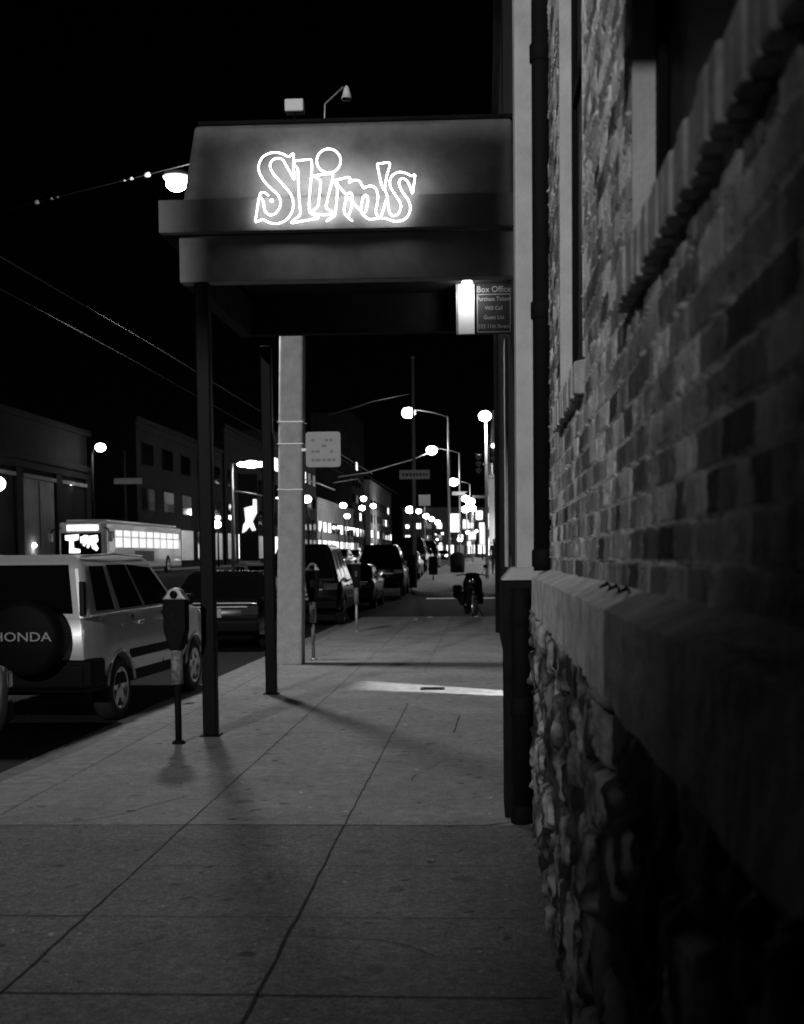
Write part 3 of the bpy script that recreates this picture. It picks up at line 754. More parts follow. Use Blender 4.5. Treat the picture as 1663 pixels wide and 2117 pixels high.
def make_car(name, label, cat, paint, d, group, opt=()):
    """d: W half width, wb wheelbase, fr front overhang, re rear overhang, rad, sill, belt, roof, body outline pieces, cabin"""
    root = thing(name, label, cat, (0,0,0), 0, group)
    W, wb, fr, re, rad, sill, belt, roof = (d[k] for k in ('W', 'wb', 'fr', 're', 'rad', 'sill', 'belt', 'roof'))
    top = d['top'](d)
    out_ = [(wb+fr-.12, sill+.05), (wb+fr-.02, sill+.18)] + top + [(-re+.02, sill+.22), (-re+.14, sill+.06)] + [(p[0], p[1]) for p in arch(0, rad, sill)][::-1] + [(x, z) for x, z in arch(wb, rad, sill)][::-1]
    n = len(out_)
    # flanks tuck in above the shoulder and at the ends
    def yof(x, z, s):
        e = max(0, (x-(wb+fr-.75))/.75)**2*.17 + max(0, (-re+.55-x)/.55)**2*.09
        tz = max(0, (z-(belt-.22))/.22)**2*.05 + max(0, (sill+.35-z)/.35)**2*.05
        return s*(W-e*W-tz)
    i0 = min(range(n), key=lambda i: out_[i][0]); i1 = max(range(n), key=lambda i: out_[i][0])
    def chain(i, j):
        c_ = [out_[i]]
        while i != j: i = (i+1) % n; c_.append(out_[i])
        return c_
    def mono(c_):
        if c_[0][0] > c_[-1][0]: c_ = c_[::-1]
        q = [list(c_[0])]
        for p in c_[1:]: q.append([max(p[0], q[-1][0]+1e-3), p[1]])
        return np.array(q)
    cA, cB = mono(chain(i0, i1)), mono(chain(i1, i0))
    if cA[:, 1].mean() > cB[:, 1].mean(): topc, botc = cA, cB
    else: topc, botc = cB, cA
    xs_ = sorted(set([round(float(v), 3) for v in list(topc[:, 0])+list(botc[:, 0])]+[round(-re+(wb+fr+re)*k/26, 3) for k in range(27)]))
    xs_ = [v for v in xs_ if topc[0, 0] <= v <= topc[-1, 0]]
    NR = 8; vs_ = []; fs_ = []
    for sg in (1, -1):
        for x in xs_:
            zt, zb = float(np.interp(x, topc[:, 0], topc[:, 1])), float(np.interp(x, botc[:, 0], botc[:, 1]))
            for k in range(NR+1):
                z = zb+(zt-zb)*k/NR; vs_.append((x, yof(x, z, sg), z))
    m_ = len(xs_); w_ = NR+1
    for q in range(m_-1):
        for k in range(NR):
            fs_.append((q*w_+k, (q+1)*w_+k, (q+1)*w_+k+1, q*w_+k+1))
            o_ = m_*w_; fs_.append((o_+q*w_+k, o_+q*w_+k+1, o_+(q+1)*w_+k+1, o_+(q+1)*w_+k))
        o_ = m_*w_
        fs_.append((q*w_+NR, (q+1)*w_+NR, o_+(q+1)*w_+NR, o_+q*w_+NR)); fs_.append((q*w_, o_+q*w_, o_+(q+1)*w_, (q+1)*w_))
    for q in (0, m_-1):
        for k in range(NR):
            o_ = m_*w_; fs_.append((q*w_+k, q*w_+k+1, o_+q*w_+k+1, o_+q*w_+k))
    mb_ = MB(); mb_.add(vs_, fs_, True)
    body = mb_.build('body', M[paint], root)
    bv = body.modifiers.new('bevel', 'BEVEL'); bv.width = .045; bv.segments = 3; bv.limit_method = 'ANGLE'; bv.angle_limit = R(50)
    MB().box(-re+.25, wb+fr-.3, -W+.24, W-.24, sill-.04, belt-.2).build('underbody', M['iron'], root)
    # cabin
    (b0, b1, t0, t1) = d['cab']     # belt rear, belt front, roof rear, roof front
    tu = d.get('tuck', .16); cr = roof-.06
    yb, yt = W-.045, W-tu
    cv = [(b0, yb, belt-.03), (b1, yb-.03, belt-.03), (t1, yt, cr), (t0, yt, cr)]
    vs = [(x, y, z) for x, y, z in cv] + [(x, -y, z) for x, y, z in cv] + [((t1-.12), yt-.14, roof), (t0+.12, yt-.14, roof), ((t1-.12), -yt+.14, roof), (t0+.12, -yt+.14, roof)]
    fs = [(0,1,2,3), (7,6,5,4), (0,3,7,4), (1,5,6,2), (3,2,8,9), (6,7,11,10), (2,6,10,8), (7,3,9,11), (9,8,10,11)]
    cab = MB().add(vs, fs).build('cabin', M[paint], root, bevel=.08, seg=4)
    def sidept(s, t, sg):
        xb = b0+(b1-b0)*s; xt = t0+(t1-t0)*s
        x = xb+(xt-xb)*t; z = belt-.03+(cr-belt+.03)*t; y = yb-.03*s+(yt-(yb-.03*s))*t
        return (x, sg*(y+.006), z)
    for sg in (1, -1):
        for q in d['wins']:
            pts = [sidept(s, t, sg) for s, t in q]; m_ = len(pts)
            inner = [(x, y-sg*.02, z) for x, y, z in pts]
            MB().add(pts+inner, [tuple(range(m_)), tuple(range(m_, 2*m_))[::-1]]+[(i, (i+1) % m_, m_+(i+1) % m_, m_+i) for i in range(m_)]).build('side_window', M['glass'], cab)
    def endwin(nm, xb, xt, sgn, tlo=.10, thi=.93, mb=.09):
        pts = []
        for t, sg in ((tlo, 1), (tlo, -1), (thi, -1), (thi, 1)):
            x = xb+(xt-xb)*t; z = belt-.03+(cr-belt+.03)*t; y = (yb+(yt-yb)*t-mb)*sg
            pts.append((x+sgn*.007, y, z))
        inner = [(x-sgn*.02, y, z) for x, y, z in pts]
        MB().add(pts+inner, [(0,1,2,3), (7,6,5,4), (0,1,5,4), (1,2,6,5), (2,3,7,6), (3,0,4,7)]).build(nm, M['glass'], cab)
    endwin('windshield', b1, t1, 1); endwin('rear_window', b0, t0, -1, *d.get('rw', (.10, .93, .09)))
    # bumpers, lights, plate, handles, mirrors
    bz0, bz1 = d.get('bump', (sill+.06, sill+.26))
    bp = d.get('bumper', 'plastic')
    MB().box(-re-.05, -re+.12, -W+.07, W-.07, bz0, bz1).build('bumper', M[bp], root, bevel=.04, seg=3)
    MB().box(wb+fr-.12, wb+fr+.05, -W+.12, W-.12, bz0, bz1).build('bumper', M[bp], root, bevel=.04, seg=3)
    hl = 'head_on' if 'lights' in opt else 'lampglass'
    tl = 'tail_on' if 'tails' in opt else 'tail_dark'
    hz_ = d.get('hz', belt-.28)
    for sg in (1, -1):
        MB().box(wb+fr-.10, wb+fr+.012, sg*(W-.28)-.17, sg*(W-.28)+.12, hz_-.07, hz_+.07).build('headlight', M[hl], root, bevel=.02)
        x0, x1, zA, zB, yw = d.get('tail', (-re-.012, -re+.08, belt-.22, belt-.06, .34))
        MB().box(x0, x1, sg*(W-.07-yw/2)-yw/2, sg*(W-.07-yw/2)+yw/2, zA, zB).build('taillight', M[tl], root, bevel=.012)
        mrx = b1-.25
        MB().box(mrx-.06, mrx+.06, sg*(W+.02)-.0 if sg > 0 else -W-.16, W+.16 if sg > 0 else -W-.02, belt-.01, belt+.12).build('mirror', M[d.get('mir', 'plastic')], root, bevel=.03)
        for hx in d['handles']:
            MB().box(hx-.09, hx+.09, sg*(W+.006)-.012, sg*(W+.006)+.012, belt-.16, belt-.12).build('door_handle', M[d.get('hmat', 'plastic')], root, bevel=.008)
        if 'seams' in opt:
            se = MB()
            for hx in d['seams']: se.box(hx-.006, hx+.006, sg*(W-.014)-.002, sg*(W-.014)+.016, sill+.1, belt-.05)
            se.build('door_seam', M['iron'], root)
    pz = d.get('plate', belt-.3)
    MB().box(-re-.018, -re-.008, -.16+.0, .16, pz-.08, pz+.08).build('number_plate', M['plate'], root, bevel=.004)
    MB().box(wb+fr+.002, wb+fr+.014, -W+.42, W-.42, hz_-.08, hz_+.07).build('grille', M['plastic'], root, bevel=.01)
    for x in (0, wb):
        for sg in (1, -1): add_wheel(root, x, sg*(W-.115), rad, sg, d.get('steer', 0) if x else 0)
    return root
def sedan_top(d):
    wb, fr, re, belt = d['wb'], d['fr'], d['re'], d['belt']
    return [(wb+fr, belt-.30), (wb+fr-.06, belt-.19), (wb+fr-.6, belt-.10), (d['cab'][1]+.02, belt), (d['cab'][0]-.02, belt+.01), (-re+.08, belt-.02), (-re, belt-.10), (-re-.01, belt-.35)]
def suv_top(d):
    wb, fr, re, belt = d['wb'], d['fr'], d['re'], d['belt']
    return [(wb+fr, belt-.34), (wb+fr-.05, belt-.2), (wb+fr-.5, belt-.09), (d['cab'][1]+.02, belt), (d['cab'][0]+.02, belt), (-re, belt-.04), (-re-.02, belt-.4)]
SED = dict(W=.88, wb=2.7, fr=.92, re=1.02, rad=.31, sill=.26, belt=.96, roof=1.42, top=sedan_top, cab=(-.62, 2.15, .12, 1.35), handles=(.55, 1.45), seams=(.35, 1.25, 2.1),
           wins=[[(.12, .14), (.30, .14), (.30, .88), (.17, .86)], [(.34, .14), (.58, .14), (.58, .9), (.34, .9)], [(.62, .14), (.90, .14), (.90, .84), (.62, .9)]])
SUV = dict(W=.93, wb=2.75, fr=.88, re=.92, rad=.36, sill=.36, belt=1.10, roof=1.82, top=suv_top, cab=(-.88, 2.3, -.55, 1.45), handles=(.6, 1.55), seams=(.4, 1.35, 2.2), tuck=.2,
           wins=[[(.05, .14), (.27, .14), (.27, .88), (.1, .88)], [(.31, .14), (.56, .14), (.56, .9), (.31, .9)], [(.60, .14), (.90, .14), (.88, .86), (.60, .9)]])
CRV = dict(W=.875, wb=2.62, fr=.80, re=.80, rad=.335, sill=.36, belt=1.13, roof=1.72, top=suv_top, cab=(-.79, 2.28, -.68, 1.33), handles=(.62, 1.5), seams=(.42, 1.4, 2.2), tuck=.13, hmat='silver',
           bump=(.40, .66), plate=-5, rw=(.08, .93, .14),
           tail=(-.815, -.74, 1.12, 1.46, .05), tailm='tail_dark',
           wins=[[(.085, .10), (.255, .10), (.245, .90), (.075, .90)], [(.315, .10), (.56, .10), (.55, .92), (.30, .92)], [(.59, .10), (.92, .10), (.93, .34), (.90, .84), (.58, .92)]])
# the silver car with the spare wheel
rw_ = Vector(G(251, 1488, -0.13)); fw_ = Vector(G(403, 1434, -.13))
hd = Vector((.055, 1, 0)).normalized()
ang = math.atan2(hd.y, hd.x)
ctr = Vector((rw_.x, rw_.y, -.13)) + Vector((-hd.y, hd.x, 0))*(.875-.02)
crv = make_car('parked_car', 'silver compact car at the kerb with a black lettered spare wheel cover', 'car', 'silver', CRV, 'cars parked along the kerb', ('seams',))
crv.location = ctr; crv.rotation_euler = (0, 0, ang)
spy = -.31
sp = MB().lathe([(0, -.26), (.30, -.26), (.355, -.235), (.37, -.16), (.37, -.03), (.34, 0)], (-.86, spy, .92), 'x', 36).build('spare_wheel_cover', M['plastic'], crv)
text_mesh('lettering', "HONDA", .125, M['letter'], sp, (-.86-.262, spy, .90), (R(90), 0, R(-90)), .002, sx=1.25)
MB().box(.25, 2.3, -.875-.012, -.875+.02, .62, .72).build('side_moulding', M['plastic'], crv, bevel=.012)
MB().box(-.80, 2.3, -.86, .86, .37, .50).build('sill_cladding', M['plastic'], crv, bevel=.02)
MB().box(-.835, -.45, -.885, .885, .40, .70).build('bumper_corner', M['plastic'], crv, bevel=.05, seg=3)
for sg in (1, -1):
    for cx_ in (0, 2.62):
        pts = arch(cx_, .335, .40)
        MB().tube([(x, sg*.866, z) for x, z in pts], .022, 6).build('arch_lip', M['silver'], crv)
MB().tube([(-.86, .12-.2, 1.20), (-.87, .35-.2, 1.26)], .008, 6).build('rear_wiper', M['plastic'], crv)
for sg in (1, -1):
    MB().tube([(-.72, sg*.838, 1.118), (.7, sg*.845, 1.122), (2.15, sg*.82, 1.122)], .010, 6).build('belt_trim', M['galv'], crv)  # pale strip put in for the highlight along the shoulder
    MB().tube([(-.60, sg*.70, 1.70), (.3, sg*.72, 1.728), (1.2, sg*.70, 1.70)], .013, 6).build('roof_gutter', M['galv'], crv)  # pale line put in for the highlight along the roof edge
MB().box(.05, .20, -.872, -.866, .86, 1.0).build('fuel_door', M['silver'], crv, bevel=.004)
# second car: only its front wheel shows
nearc = make_car('parked_car', 'dark car cut off by the left edge with only its front wheel showing', 'car', 'grey_paint', SED, 'cars parked along the kerb')
t_ = Vector(G(2, 1612, -.13)); nearc.location = (t_.x-.88+.02-.13, t_.y-2.7, -.13); nearc.rotation_euler = (0, 0, R(90.5))
# dark saloon ahead
t_ = Vector(G(548, 1350, -.13))
car3 = make_car('parked_car', 'dark saloon with shiny trunk strip and white plate parked ahead of the silver car', 'car', 'dark_paint',
                dict(SED, tail=(-1.035, -.95, .66, .82, .30), plate=.70, bump=(.36, .56)), 'cars parked along the kerb')
car3.location = (t_.x-.93, t_.y+1.0+.1, -.13); car3.rotation_euler = (0, 0, R(90))
tr = MB().box(-1.04, -1.02, -.70, .70, .865, .885).box(-1.045, -1.02, -.62, .62, .80, .82).build('trunk_strip', M['galv'], car3)
car4 = make_car('parked_car', 'tall black van like car parked just right of the wooden pole', 'car', 'dark_paint', dict(SUV, roof=1.98, plate=.72, tuck=.30), 'cars parked along the kerb')
car4.location = (-4.34, 29.6, -.13); car4.rotation_euler = (0, 0, R(90))
chrome4 = MB().box(-.95, -.93, -.5, .5, .88, .90).build('tail_trim', M['galv'], car4)
tmp = copy_tree(car3); relabel(tmp, 'low black saloon parked behind the slim pale parking meter', (-4.30, 38.5, -.13), R(90))
tmp = copy_tree(car4); relabel(tmp, 'black high roofed car parked furthest before the alley mouth', (-3.92, 46.5, hz(46.5)-.02), R(91))
far = [('dark car parked along the far block nearest the alley', car3, 60), ('dark tall car parked second along the far block', car4, 67), ('dark car parked third along the far block', car3, 75), ('dark tall car parked farthest along the far block', car4, 84)]
for lb_, src, Y in far:
    tmp = copy_tree(src); relabel(tmp, lb_, (-4.0, Y, hz(Y)-.13), R(90))
# moving traffic
wc = make_car('white_car', 'white car crossing the street lit by headlights between the canopy posts', 'car', 'white_paint', SED, 'traffic in the street', ('lights',))
q = P(520, 1162, 44); wc.location = (q.x, 44, hz(44)-.10); wc.rotation_euler = (0, 0, R(-60))
onc = make_car('oncoming_car', 'oncoming car with bright headlights just left of the dark van roof', 'car', 'grey_paint', SED, 'oncoming cars with headlights on', ('lights',))
TR = [(702, 78, 'oncoming car with bright headlights nearest beside the tall dark van'), (728, 92, 'oncoming car with bright headlights second in the line behind the van'), (748, 104, 'oncoming car with bright headlights third in the line behind the van'),
      (690, 110, 'oncoming car with headlights on in the far left lane'), (764, 120, 'oncoming car with headlights just left of the parked dark roofs'), (852, 100, 'oncoming car with headlights beside the foot of the thin pole'),
      (876, 118, 'oncoming car with headlights right of the thin pole'), (892, 140, 'oncoming car with small headlights deep right of the thin pole'), (916, 160, 'oncoming car with tiny headlights deepest near the pale lamp pole')]
for k, (px, Y, lb_) in enumerate(TR):
    tmp = onc if k == 0 else copy_tree(onc)
    relabel(tmp, lb_, (P(px, 1160, Y).x, Y, hz(Y)-.13), R(-90))
awc = make_car('departing_car', 'car driving away with lit tail lights in the middle of the street', 'car', 'grey_paint', SED, 'cars driving away', ('tails',))
awc.location = (-5.9, 110, hz(110)-.13); awc.rotation_euler = (0, 0, R(90))

# bus -------------------------------------------------------------------------------
b0 = G(240, 1180, .72-.0); BYF = 64.0
q = P(238, 1180, BYF)
bus = thing('trolley_bus', 'white city bus with lit windows coming along the far left side', 'bus', (q.x-1.7, BYF, hz(BYF)-.10), R(-90))
Lb = 16.0
MB().box(-Lb, 0, -1.3, 1.3, .35, 2.9).build('body', M['bus_paint'], bus, bevel=.12, seg=3)
MB().box(-Lb+.5, -.6, -1.1, 1.1, 2.905, 3.06).build('roof_pod', M['bus_paint'], bus, bevel=.06)
# windshield at front (+x), sides: left of bus (+y) faces the street
MB().box(.001, .03, -1.18, 1.0, 1.02, 2.32).build('windshield', M['glass'], bus, bevel=.01)
ws = MB()
for poly in ([(-.95,2.2),(-.2,2.25),(-.25,1.95),(-.5,1.9),(-.48,1.5),(-.15,1.45),(-.15,1.25),(-.75,1.25),(-.72,1.9),(-.95,1.95)], [(.05,2.2),(.3,2.2),(.25,1.85),(.1,1.6),(0,1.65)], [(.35,2.15),(.8,2.22),(.85,1.9),(.7,1.75),(.85,1.5),(.75,1.35),(.5,1.5),(.45,1.75),(.3,1.5),(.2,1.55)], [(-.15,2.1),(.02,2.15),(.05,1.9),(-.1,1.75)]):
    ws.prism(poly, .031, .036, 'x')
ws.build('lit_interior', M['lit_win'], bus)
MB().box(.002, .035, -.85, .85, 2.45, 2.75).build('route_blind', M['lit_win'], bus, bevel=.01)
MB().box(.03, .06, -.9, .9, .5, .62).build('bumper', M['plastic'], bus)
for k in range(9):
    x1 = -1.5-k*1.55; MB().box(x1-1.30, x1, 1.29, 1.315, 1.55, 2.1).build('side_window', M['bus_win'], bus, bevel=.02); MB().box(x1-1.30, x1, 1.29, 1.315, 2.16, 2.5).build('top_window', M['bus_win'], bus, bevel=.02)
MB().box(-1.25, -.35, 1.29, 1.312, .95, 2.4).build('driver_window', M['glass'], bus, bevel=.02)
MB().box(-Lb+1, -1.6, 1.292, 1.306, 2.12, 2.15).build('window_rail', M['bus_paint'], bus)
MB().box(-9.2, -5.2, 1.292, 1.31, .75, 1.38).build('side_poster', M['wall_mid'], bus)
for x in (-2.8, -12.5):
    add_wheel(bus, x, 1.22, .5, 1); add_wheel(bus, x, -1.22, .5, -1)
    MB().prism([(x+.62*math.cos(R(a)), .5+.62*math.sin(R(a))) for a in range(-10, 191, 20)], 1.29, 1.304).build('wheel_arch', M['iron'], bus)
for sg in (1, -1):
    MB().tube([(0, sg*1.2, 2.6), (.35, sg*1.5, 2.5), (.4, sg*1.62, 2.2)], .04, 6).build('mirror_arm', M['plastic'], bus)
    MB().box(.33, .45, sg*1.62-.12, sg*1.62+.12, 1.85, 2.3).build('mirror', M['bus_paint'], bus, bevel=.03)
    MB().box(.02, .05, sg*1.0-.12, sg*1.0+.12, .72, .88).build('headlight', M['head_on'], bus)
MB().tube([(-9, .3, 3.05), (-12, .3, 3.3), (-15.5, .4, 4.6)], .04, 6).build('trolley_pole', M['iron'], bus)
MB().tube([(-9, -.3, 3.05), (-12, -.3, 3.3), (-15.5, -.4, 4.6)], .04, 6).build('trolley_pole', M['iron'], bus)

# ------------------------------------------------------------------ motorcycle
q = Vector(G(981, 1277))
mc = thing('motorcycle', 'dark motorcycle with a round headlight parked on the sidewalk facing the camera', 'motorcycle', (q.x, q.y+.32, 0), R(-82))
# local +x forward (toward the camera)
def mwheel(x):
    t = MB().lathe([(.25, -.05), (.30, -.06), (.32, -.03), (.325, 0), (.32, .03), (.30, .06), (.25, .05)], (0, 0, 0), 'y', 26)
    o = t.build('wheel', M['rubber'], mc, loc=(x, 0, .325))
    r = MB().lathe([(.25, -.04), (.235, 0), (.25, .04)], (0, 0, 0), 'y', 26)
    for k in range(8):
        a = k*math.pi/4; r.tube([(.04*math.cos(a), 0, .04*math.sin(a)), (.24*math.cos(a), 0, .24*math.sin(a))], .006, 5)
    r.lathe([(0, -.05), (.045, -.05), (.045, .05), (0, .05)], (0,0,0), 'y', 12)
    r.build('rim', M['rim'], o); return o
mwheel(0); mwheel(-1.42)
for sg in (1, -1):
    MB().tube([(0, sg*.09, .325), (-.18, sg*.09, .68), (-.33, sg*.08, .98)], [.024, .026, .02], 8).build('fork', M['iron'], mc)
    MB().tube([(-.36, sg*.06, 1.0), (-.36, sg*.22, 1.06), (-.46, sg*.38, 1.03)], .014, 6).build('handlebar', M['iron'], mc)
    MB().tube([(-.38, sg*.24, 1.05), (-.36, sg*.32, 1.22)], .007, 5).build('mirror_stem', M['iron'], mc)
    MB().sphere((-.36, sg*.34, 1.26), .02, .06, .045).build('mirror', M['plastic'], mc)
    MB().sphere((-.28, sg*.2, .86), .03, .035, .03).build('indicator', M['lampglass'], mc)
MB().lathe([(0, .10), (.075, .08), (.095, .02), (.09, -.02), (.05, -.09), (0, -.1)], (-.12, .0, .92), 'x', 18).build('headlight', M['chrome'], mc)
MB().sphere((-.36, 0, 1.05), .09, .2, .06).build('cowl', M['plastic'], mc)
MB().tube([(.0+.33*math.cos(R(a)), 0, .325+.36*math.sin(R(a))) for a in range(20, 150, 15)], .055, 8).build('mudguard', M['dark_paint'], mc)
MB().sphere((-.68, 0, .86), .32, .15, .15).build('tank', M['dark_paint'], mc)
MB().sphere((-1.15, 0, .80), .36, .14, .08).build('seat', M['plastic'], mc)
MB().box(-1.0, -.4, -.16, .16, .28, .66).build('engine', M['iron'], mc, bevel=.06)
MB().sphere((-.30, 0, .80), .16, .25, .30).build('fairing', M['dark_paint'], mc)
for sg in (1, -1):
    MB().box(-1.6, -1.05, sg*.27-.09, sg*.27+.09, .42, .78).build('pannier', M['plastic'], mc, bevel=.05)
    MB().box(-.75, -.45, sg*.24-.06, sg*.24+.06, .30, .62).build('leg_guard', M['iron'], mc, bevel=.04)
MB().tube([(-.5, -.16, .3), (-1.1, -.18, .28), (-1.7, -.2, .42)], .045, 8).build('exhaust', M['chrome'], mc)
MB().tube([(-.7, .1, .3), (-.72, .32, .01)], .014, 6).build('kickstand', M['iron'], mc)
MB().tube([(-1.42, .1, .325), (-.9, .1, .4)], .03, 6).build('swingarm', M['iron'], mc)

# ------------------------------------------------------------------ person by the far wall
def skin_figure(pts, edges, name, m, parent):
    me = bpy.data.meshes.new(name); me.from_pydata([p[0] for p in pts], edges, [])
    o = bpy.data.objects.new(name, me); C.objects.link(o); o.parent = parent
    md = o.modifiers.new('skin', 'SKIN'); 
    for v, p in zip(me.skin_vertices[0].data, pts): v.radius = p[1] if isinstance(p[1], tuple) else (p[1], p[1])
    me.skin_vertices[0].data[0].use_root = True
    o.modifiers.new('sub', 'SUBSURF').levels = 1; o.modifiers['sub'].render_levels = 2
    me.materials.append(m); return o
def person(label, loc, rz):
    r = thing('person', label, 'person', loc, rz)
    pts = [((0,0,.95), (.15,.11)), ((0,0,1.15), (.14,.10)), ((0,0,1.36), (.17,.11)), ((0,0,1.47), (.06,.06)), ((0,.01,1.56), (.07,.08)), ((0,.01,1.68), (.085,.10)), ((0,.01,1.76), (.05,.06))]
    e = [(0,1),(1,2),(2,3),(3,4),(4,5),(5,6)]
    for s in (1, -1):
        k = len(pts); pts += [((s*.19,0,1.40), .055), ((s*.24,.02,1.13), .042), ((s*.22,-.10,.90), .033), ((s*.215,-.13,.80), .028)]
        e += [(2,k),(k,k+1),(k+1,k+2),(k+2,k+3)]
        k = len(pts); pts += [((s*.10,0,.86), .085), ((s*.11,-.01+.03*s,.48), .06), ((s*.12,.01+.06*s,.09), .042), ((s*.13,-.12+.06*s,.04), .036)]
        e += [(0,k),(k,k+1),(k+1,k+2),(k+2,k+3)]
    b = skin_figure(pts, e, 'body', M['cloth'], r)
    MB().sphere((0, -.005, 1.665), .083, .1, .105).build('face', M['skin'], r)
    MB().sphere((0, .02, 1.69), .095, .108, .1).build('hair', M['hair'], r)
    return r
q = P(1023, 1150, 61.0)
person('person in dark clothes standing on the far sidewalk by the building wall', (q.x, 61, hz(61)), R(15))

# cabinet, bins on the far block
q = Vector((P(851, 1175, 52).x, 52, hz(52)))
cbn = thing('control_cabinet', 'dark narrow control cabinet at the foot of the tall thin pole', 'cabinet', tuple(q))
MB().box(-.19, .19, -.2, .2, 0, 1.38).build('body', M['iron'], cbn, bevel=.03)
MB().box(-.21, .21, -.22, .22, 1.383, 1.43).build('lid', M['iron'], cbn, bevel=.02)
MB().box(-.15, .15, -.206, -.2015, .2, 1.2).build('door', M['black_metal'], cbn)
q = Vector((P(946, 1160, 63).x, 63, hz(63)))
tb = thing('trash_bin', 'squat dark rubbish bin with a domed top on the far sidewalk', 'bin', tuple(q))
MB().lathe([(0, 0), (.36, 0), (.40, .78), (.38, .8)], n=20).build('drum', M['iron'], tb)
MB().lathe([(.41, .79), (.41, .83), (.26, 1.0), (0, 1.06)], n=20).build('lid', M['iron'], tb)
q = Vector((P(896, 1160, 57).x, 57, hz(57)))
nb = thing('newspaper_box', 'tall dark newspaper box standing on the far sidewalk', 'newspaper box', tuple(q))
MB().box(-.2, .2, -.2, .2, .25, 1.12).build('body', M['iron'], nb, bevel=.03)
MB().box(-.03, .03, -.03, .03, 0, .25).build('leg', M['iron'], nb)
MB().box(-.16, .16, -.207, -.2015, .55, 1.02).build('door', M['black_metal'], nb)

# litter
for k, (px, py, s) in enumerate(((889, 1278, .09), (985, 1276, .06), (860, 1283, .07))):
    q = G(px, py); 
    lt = MB().add([(-s, -s*.6, .01), (s*.8, -s*.7, .012), (s, s*.6, .03), (-s*.7, s*.8, .012), (0, 0, .05)], [(0,1,4), (1,2,4), (2,3,4), (3,0,4), (3,2,1,0)]).build('paper_scrap', M['paper'], loc=(q.x, q.y, 0))
    tag(lt, ('crumpled white paper scrap on the sidewalk left of the motorcycle', 'small pale scrap lying at the motorcycle front wheel', 'leftmost pale paper scrap near the dark alley edge')[k], 'litter', 'litter on the sidewalk')

# ------------------------------------------------------------------ street lamps
def lamp_post(label, px_pole, Y, py_lamp, px_lamp, rad=.33, light=0, group='street lamps', pole_r=.11, mt='galv', lens='lamp', arm=True):
    top = P(px_pole, py_lamp, Y); lm = P(px_lamp, py_lamp, Y)
    r = thing('street_lamp', label, 'street lamp', (top.x, Y, hz(Y)), 0, group)
    H = top.z-hz(Y); dx = lm.x-top.x
    MB().tube([(0, 0, 0), (0, 0, H*.5), (0, 0, H-.35 if arm else H-.1)], [pole_r, pole_r*.85, pole_r*.62], 10).build('pole', M[mt], r)
    if arm:
        MB().tube([(0, 0, H-.35), (dx*.35, 0, H-.02), (dx*.75, 0, H+.18), (dx, 0, H+.16)], [.05, .045, .04, .04], 6).build('arm', M[mt], r)
    MB().sphere((dx, 0, H), rad*1.12, rad, rad*.9).build('lens', M[lens], r)  # lens oversized so its shape carries the lamp's bloom
    if arm: MB().sphere((dx, 0, H+rad*.75), rad*.9, rad*.5, rad*.28).build('housing', M[mt], r)
    if light: point('far_lamp_light', (lm.x, Y-.0, lm.z-rad-.12), light, .25)
    return r
lamp_post('tallest street lamp with a long arm over the road left of its pale pole', 927, 89, 852, 845, .44, 1000)
lamp_post('second street lamp behind the tallest with a bent arm to its pole', 950, 130, 930, 893, .52, 1600)
lamp_post('third street lamp in the right row right beside the pale poles', 972, 190, 996, 938, .66, 2000)
lamp_post('street lamp on a thin straight pole beside the corner traffic signal', 1005, 58, 860, 1003, .27, 900, arm=False, pole_r=.09)
lamp_post('lone street lamp above the left corner building', 190, 72, 925, 208, .28, 130, mt='iron')
lamp_post('small lamp low beside the left corner building end', 189, 105, 1015, 193, .25, 0, arm=False, mt='iron')
for k, (x, y, s) in enumerate(((279, 1012, .40), (293, 1013, .27), (304, 1012, .22), (313, 1012, .17))):
    lamp_post(('largest of the four glowing lamps in a level row beside the thin pole', 'second of the four lamps in a level row right of the thin pole', 'third of the four lamps in a level row, smaller and dimmer', 'smallest and dimmest of the four lamps in a level row')[k], x+2, 120+12*k, y, x, s, 0, mt='iron', arm=False, lens='lamp' if k < 2 else 'soft_lamp', pole_r=.07)
# bright lamp on a pale post, its glare built into the wide lens
q = P(520, 960, 92)
bl = thing('street_lamp', 'wide blazing lamp bar on a pale post between the two canopy posts', 'street lamp', (P(480, 960, 92).x, 92, hz(92)), 0, 'street lamps')
H = q.z-hz(92); dx = q.x-bl.location.x
MB().tube([(0, 0, 0), (-.02, 0, H+.1)], [.16, .12], 10).build('pole', M['galv'], bl)
MB().tube([(0, 0, H-2.0), (dx*.7, 0, H-2.15), (dx*2.0, 0, H-2.5)], .06, 6).build('bracket', M['galv'], bl)
MB().tube([(0, 0, H+.05), (dx+1.0, 0, H+.2)], .05, 6).build('arm', M['galv'], bl)
MB().sphere((dx, 0, H), .62, .3, .28).sphere((dx+.8, 0, H), .4, .22, .19).sphere((dx-.75, 0, H), .35, .22, .17).build('lens', M['lamp'], bl)
point('far_lamp_light', (q.x, 92, q.z-.6), 20, .25)
lefts = [(448, 1084, 96, .33, 'bright globe lamp low behind the near canopy post'), (635, 1032, 110, .36, 'round lamp glowing right beside the wooden pole edge'), (710, 1045, 150, .38, 'lamp in the left cluster straight above the dark van'), (718, 1067, 150, .32, 'lower lamp of the left cluster above the dark van'),
         (752, 1031, 180, .40, 'upper lamp of the tight pair in the left cluster'), (749, 1050, 180, .40, 'lower lamp of the tight pair in the left cluster'), (772, 1046, 185, .38, 'rightmost lamp of the left cluster by the dark tower')]
for x, y, Y, s, lb_ in lefts:
    lamp_post(lb_, x+3, Y, y, x, s, 60 if Y in (110, 180) and y != 1050 else 0, group='small lamps on the left of the street', mt='iron', arm=False, pole_r=.08)
row = [(848, 1054, 160, .50), (866, 1057, 170, .34), (881, 1067, 180, .40), (893, 1073, 195, .38), (905, 1080, 210, .42)]
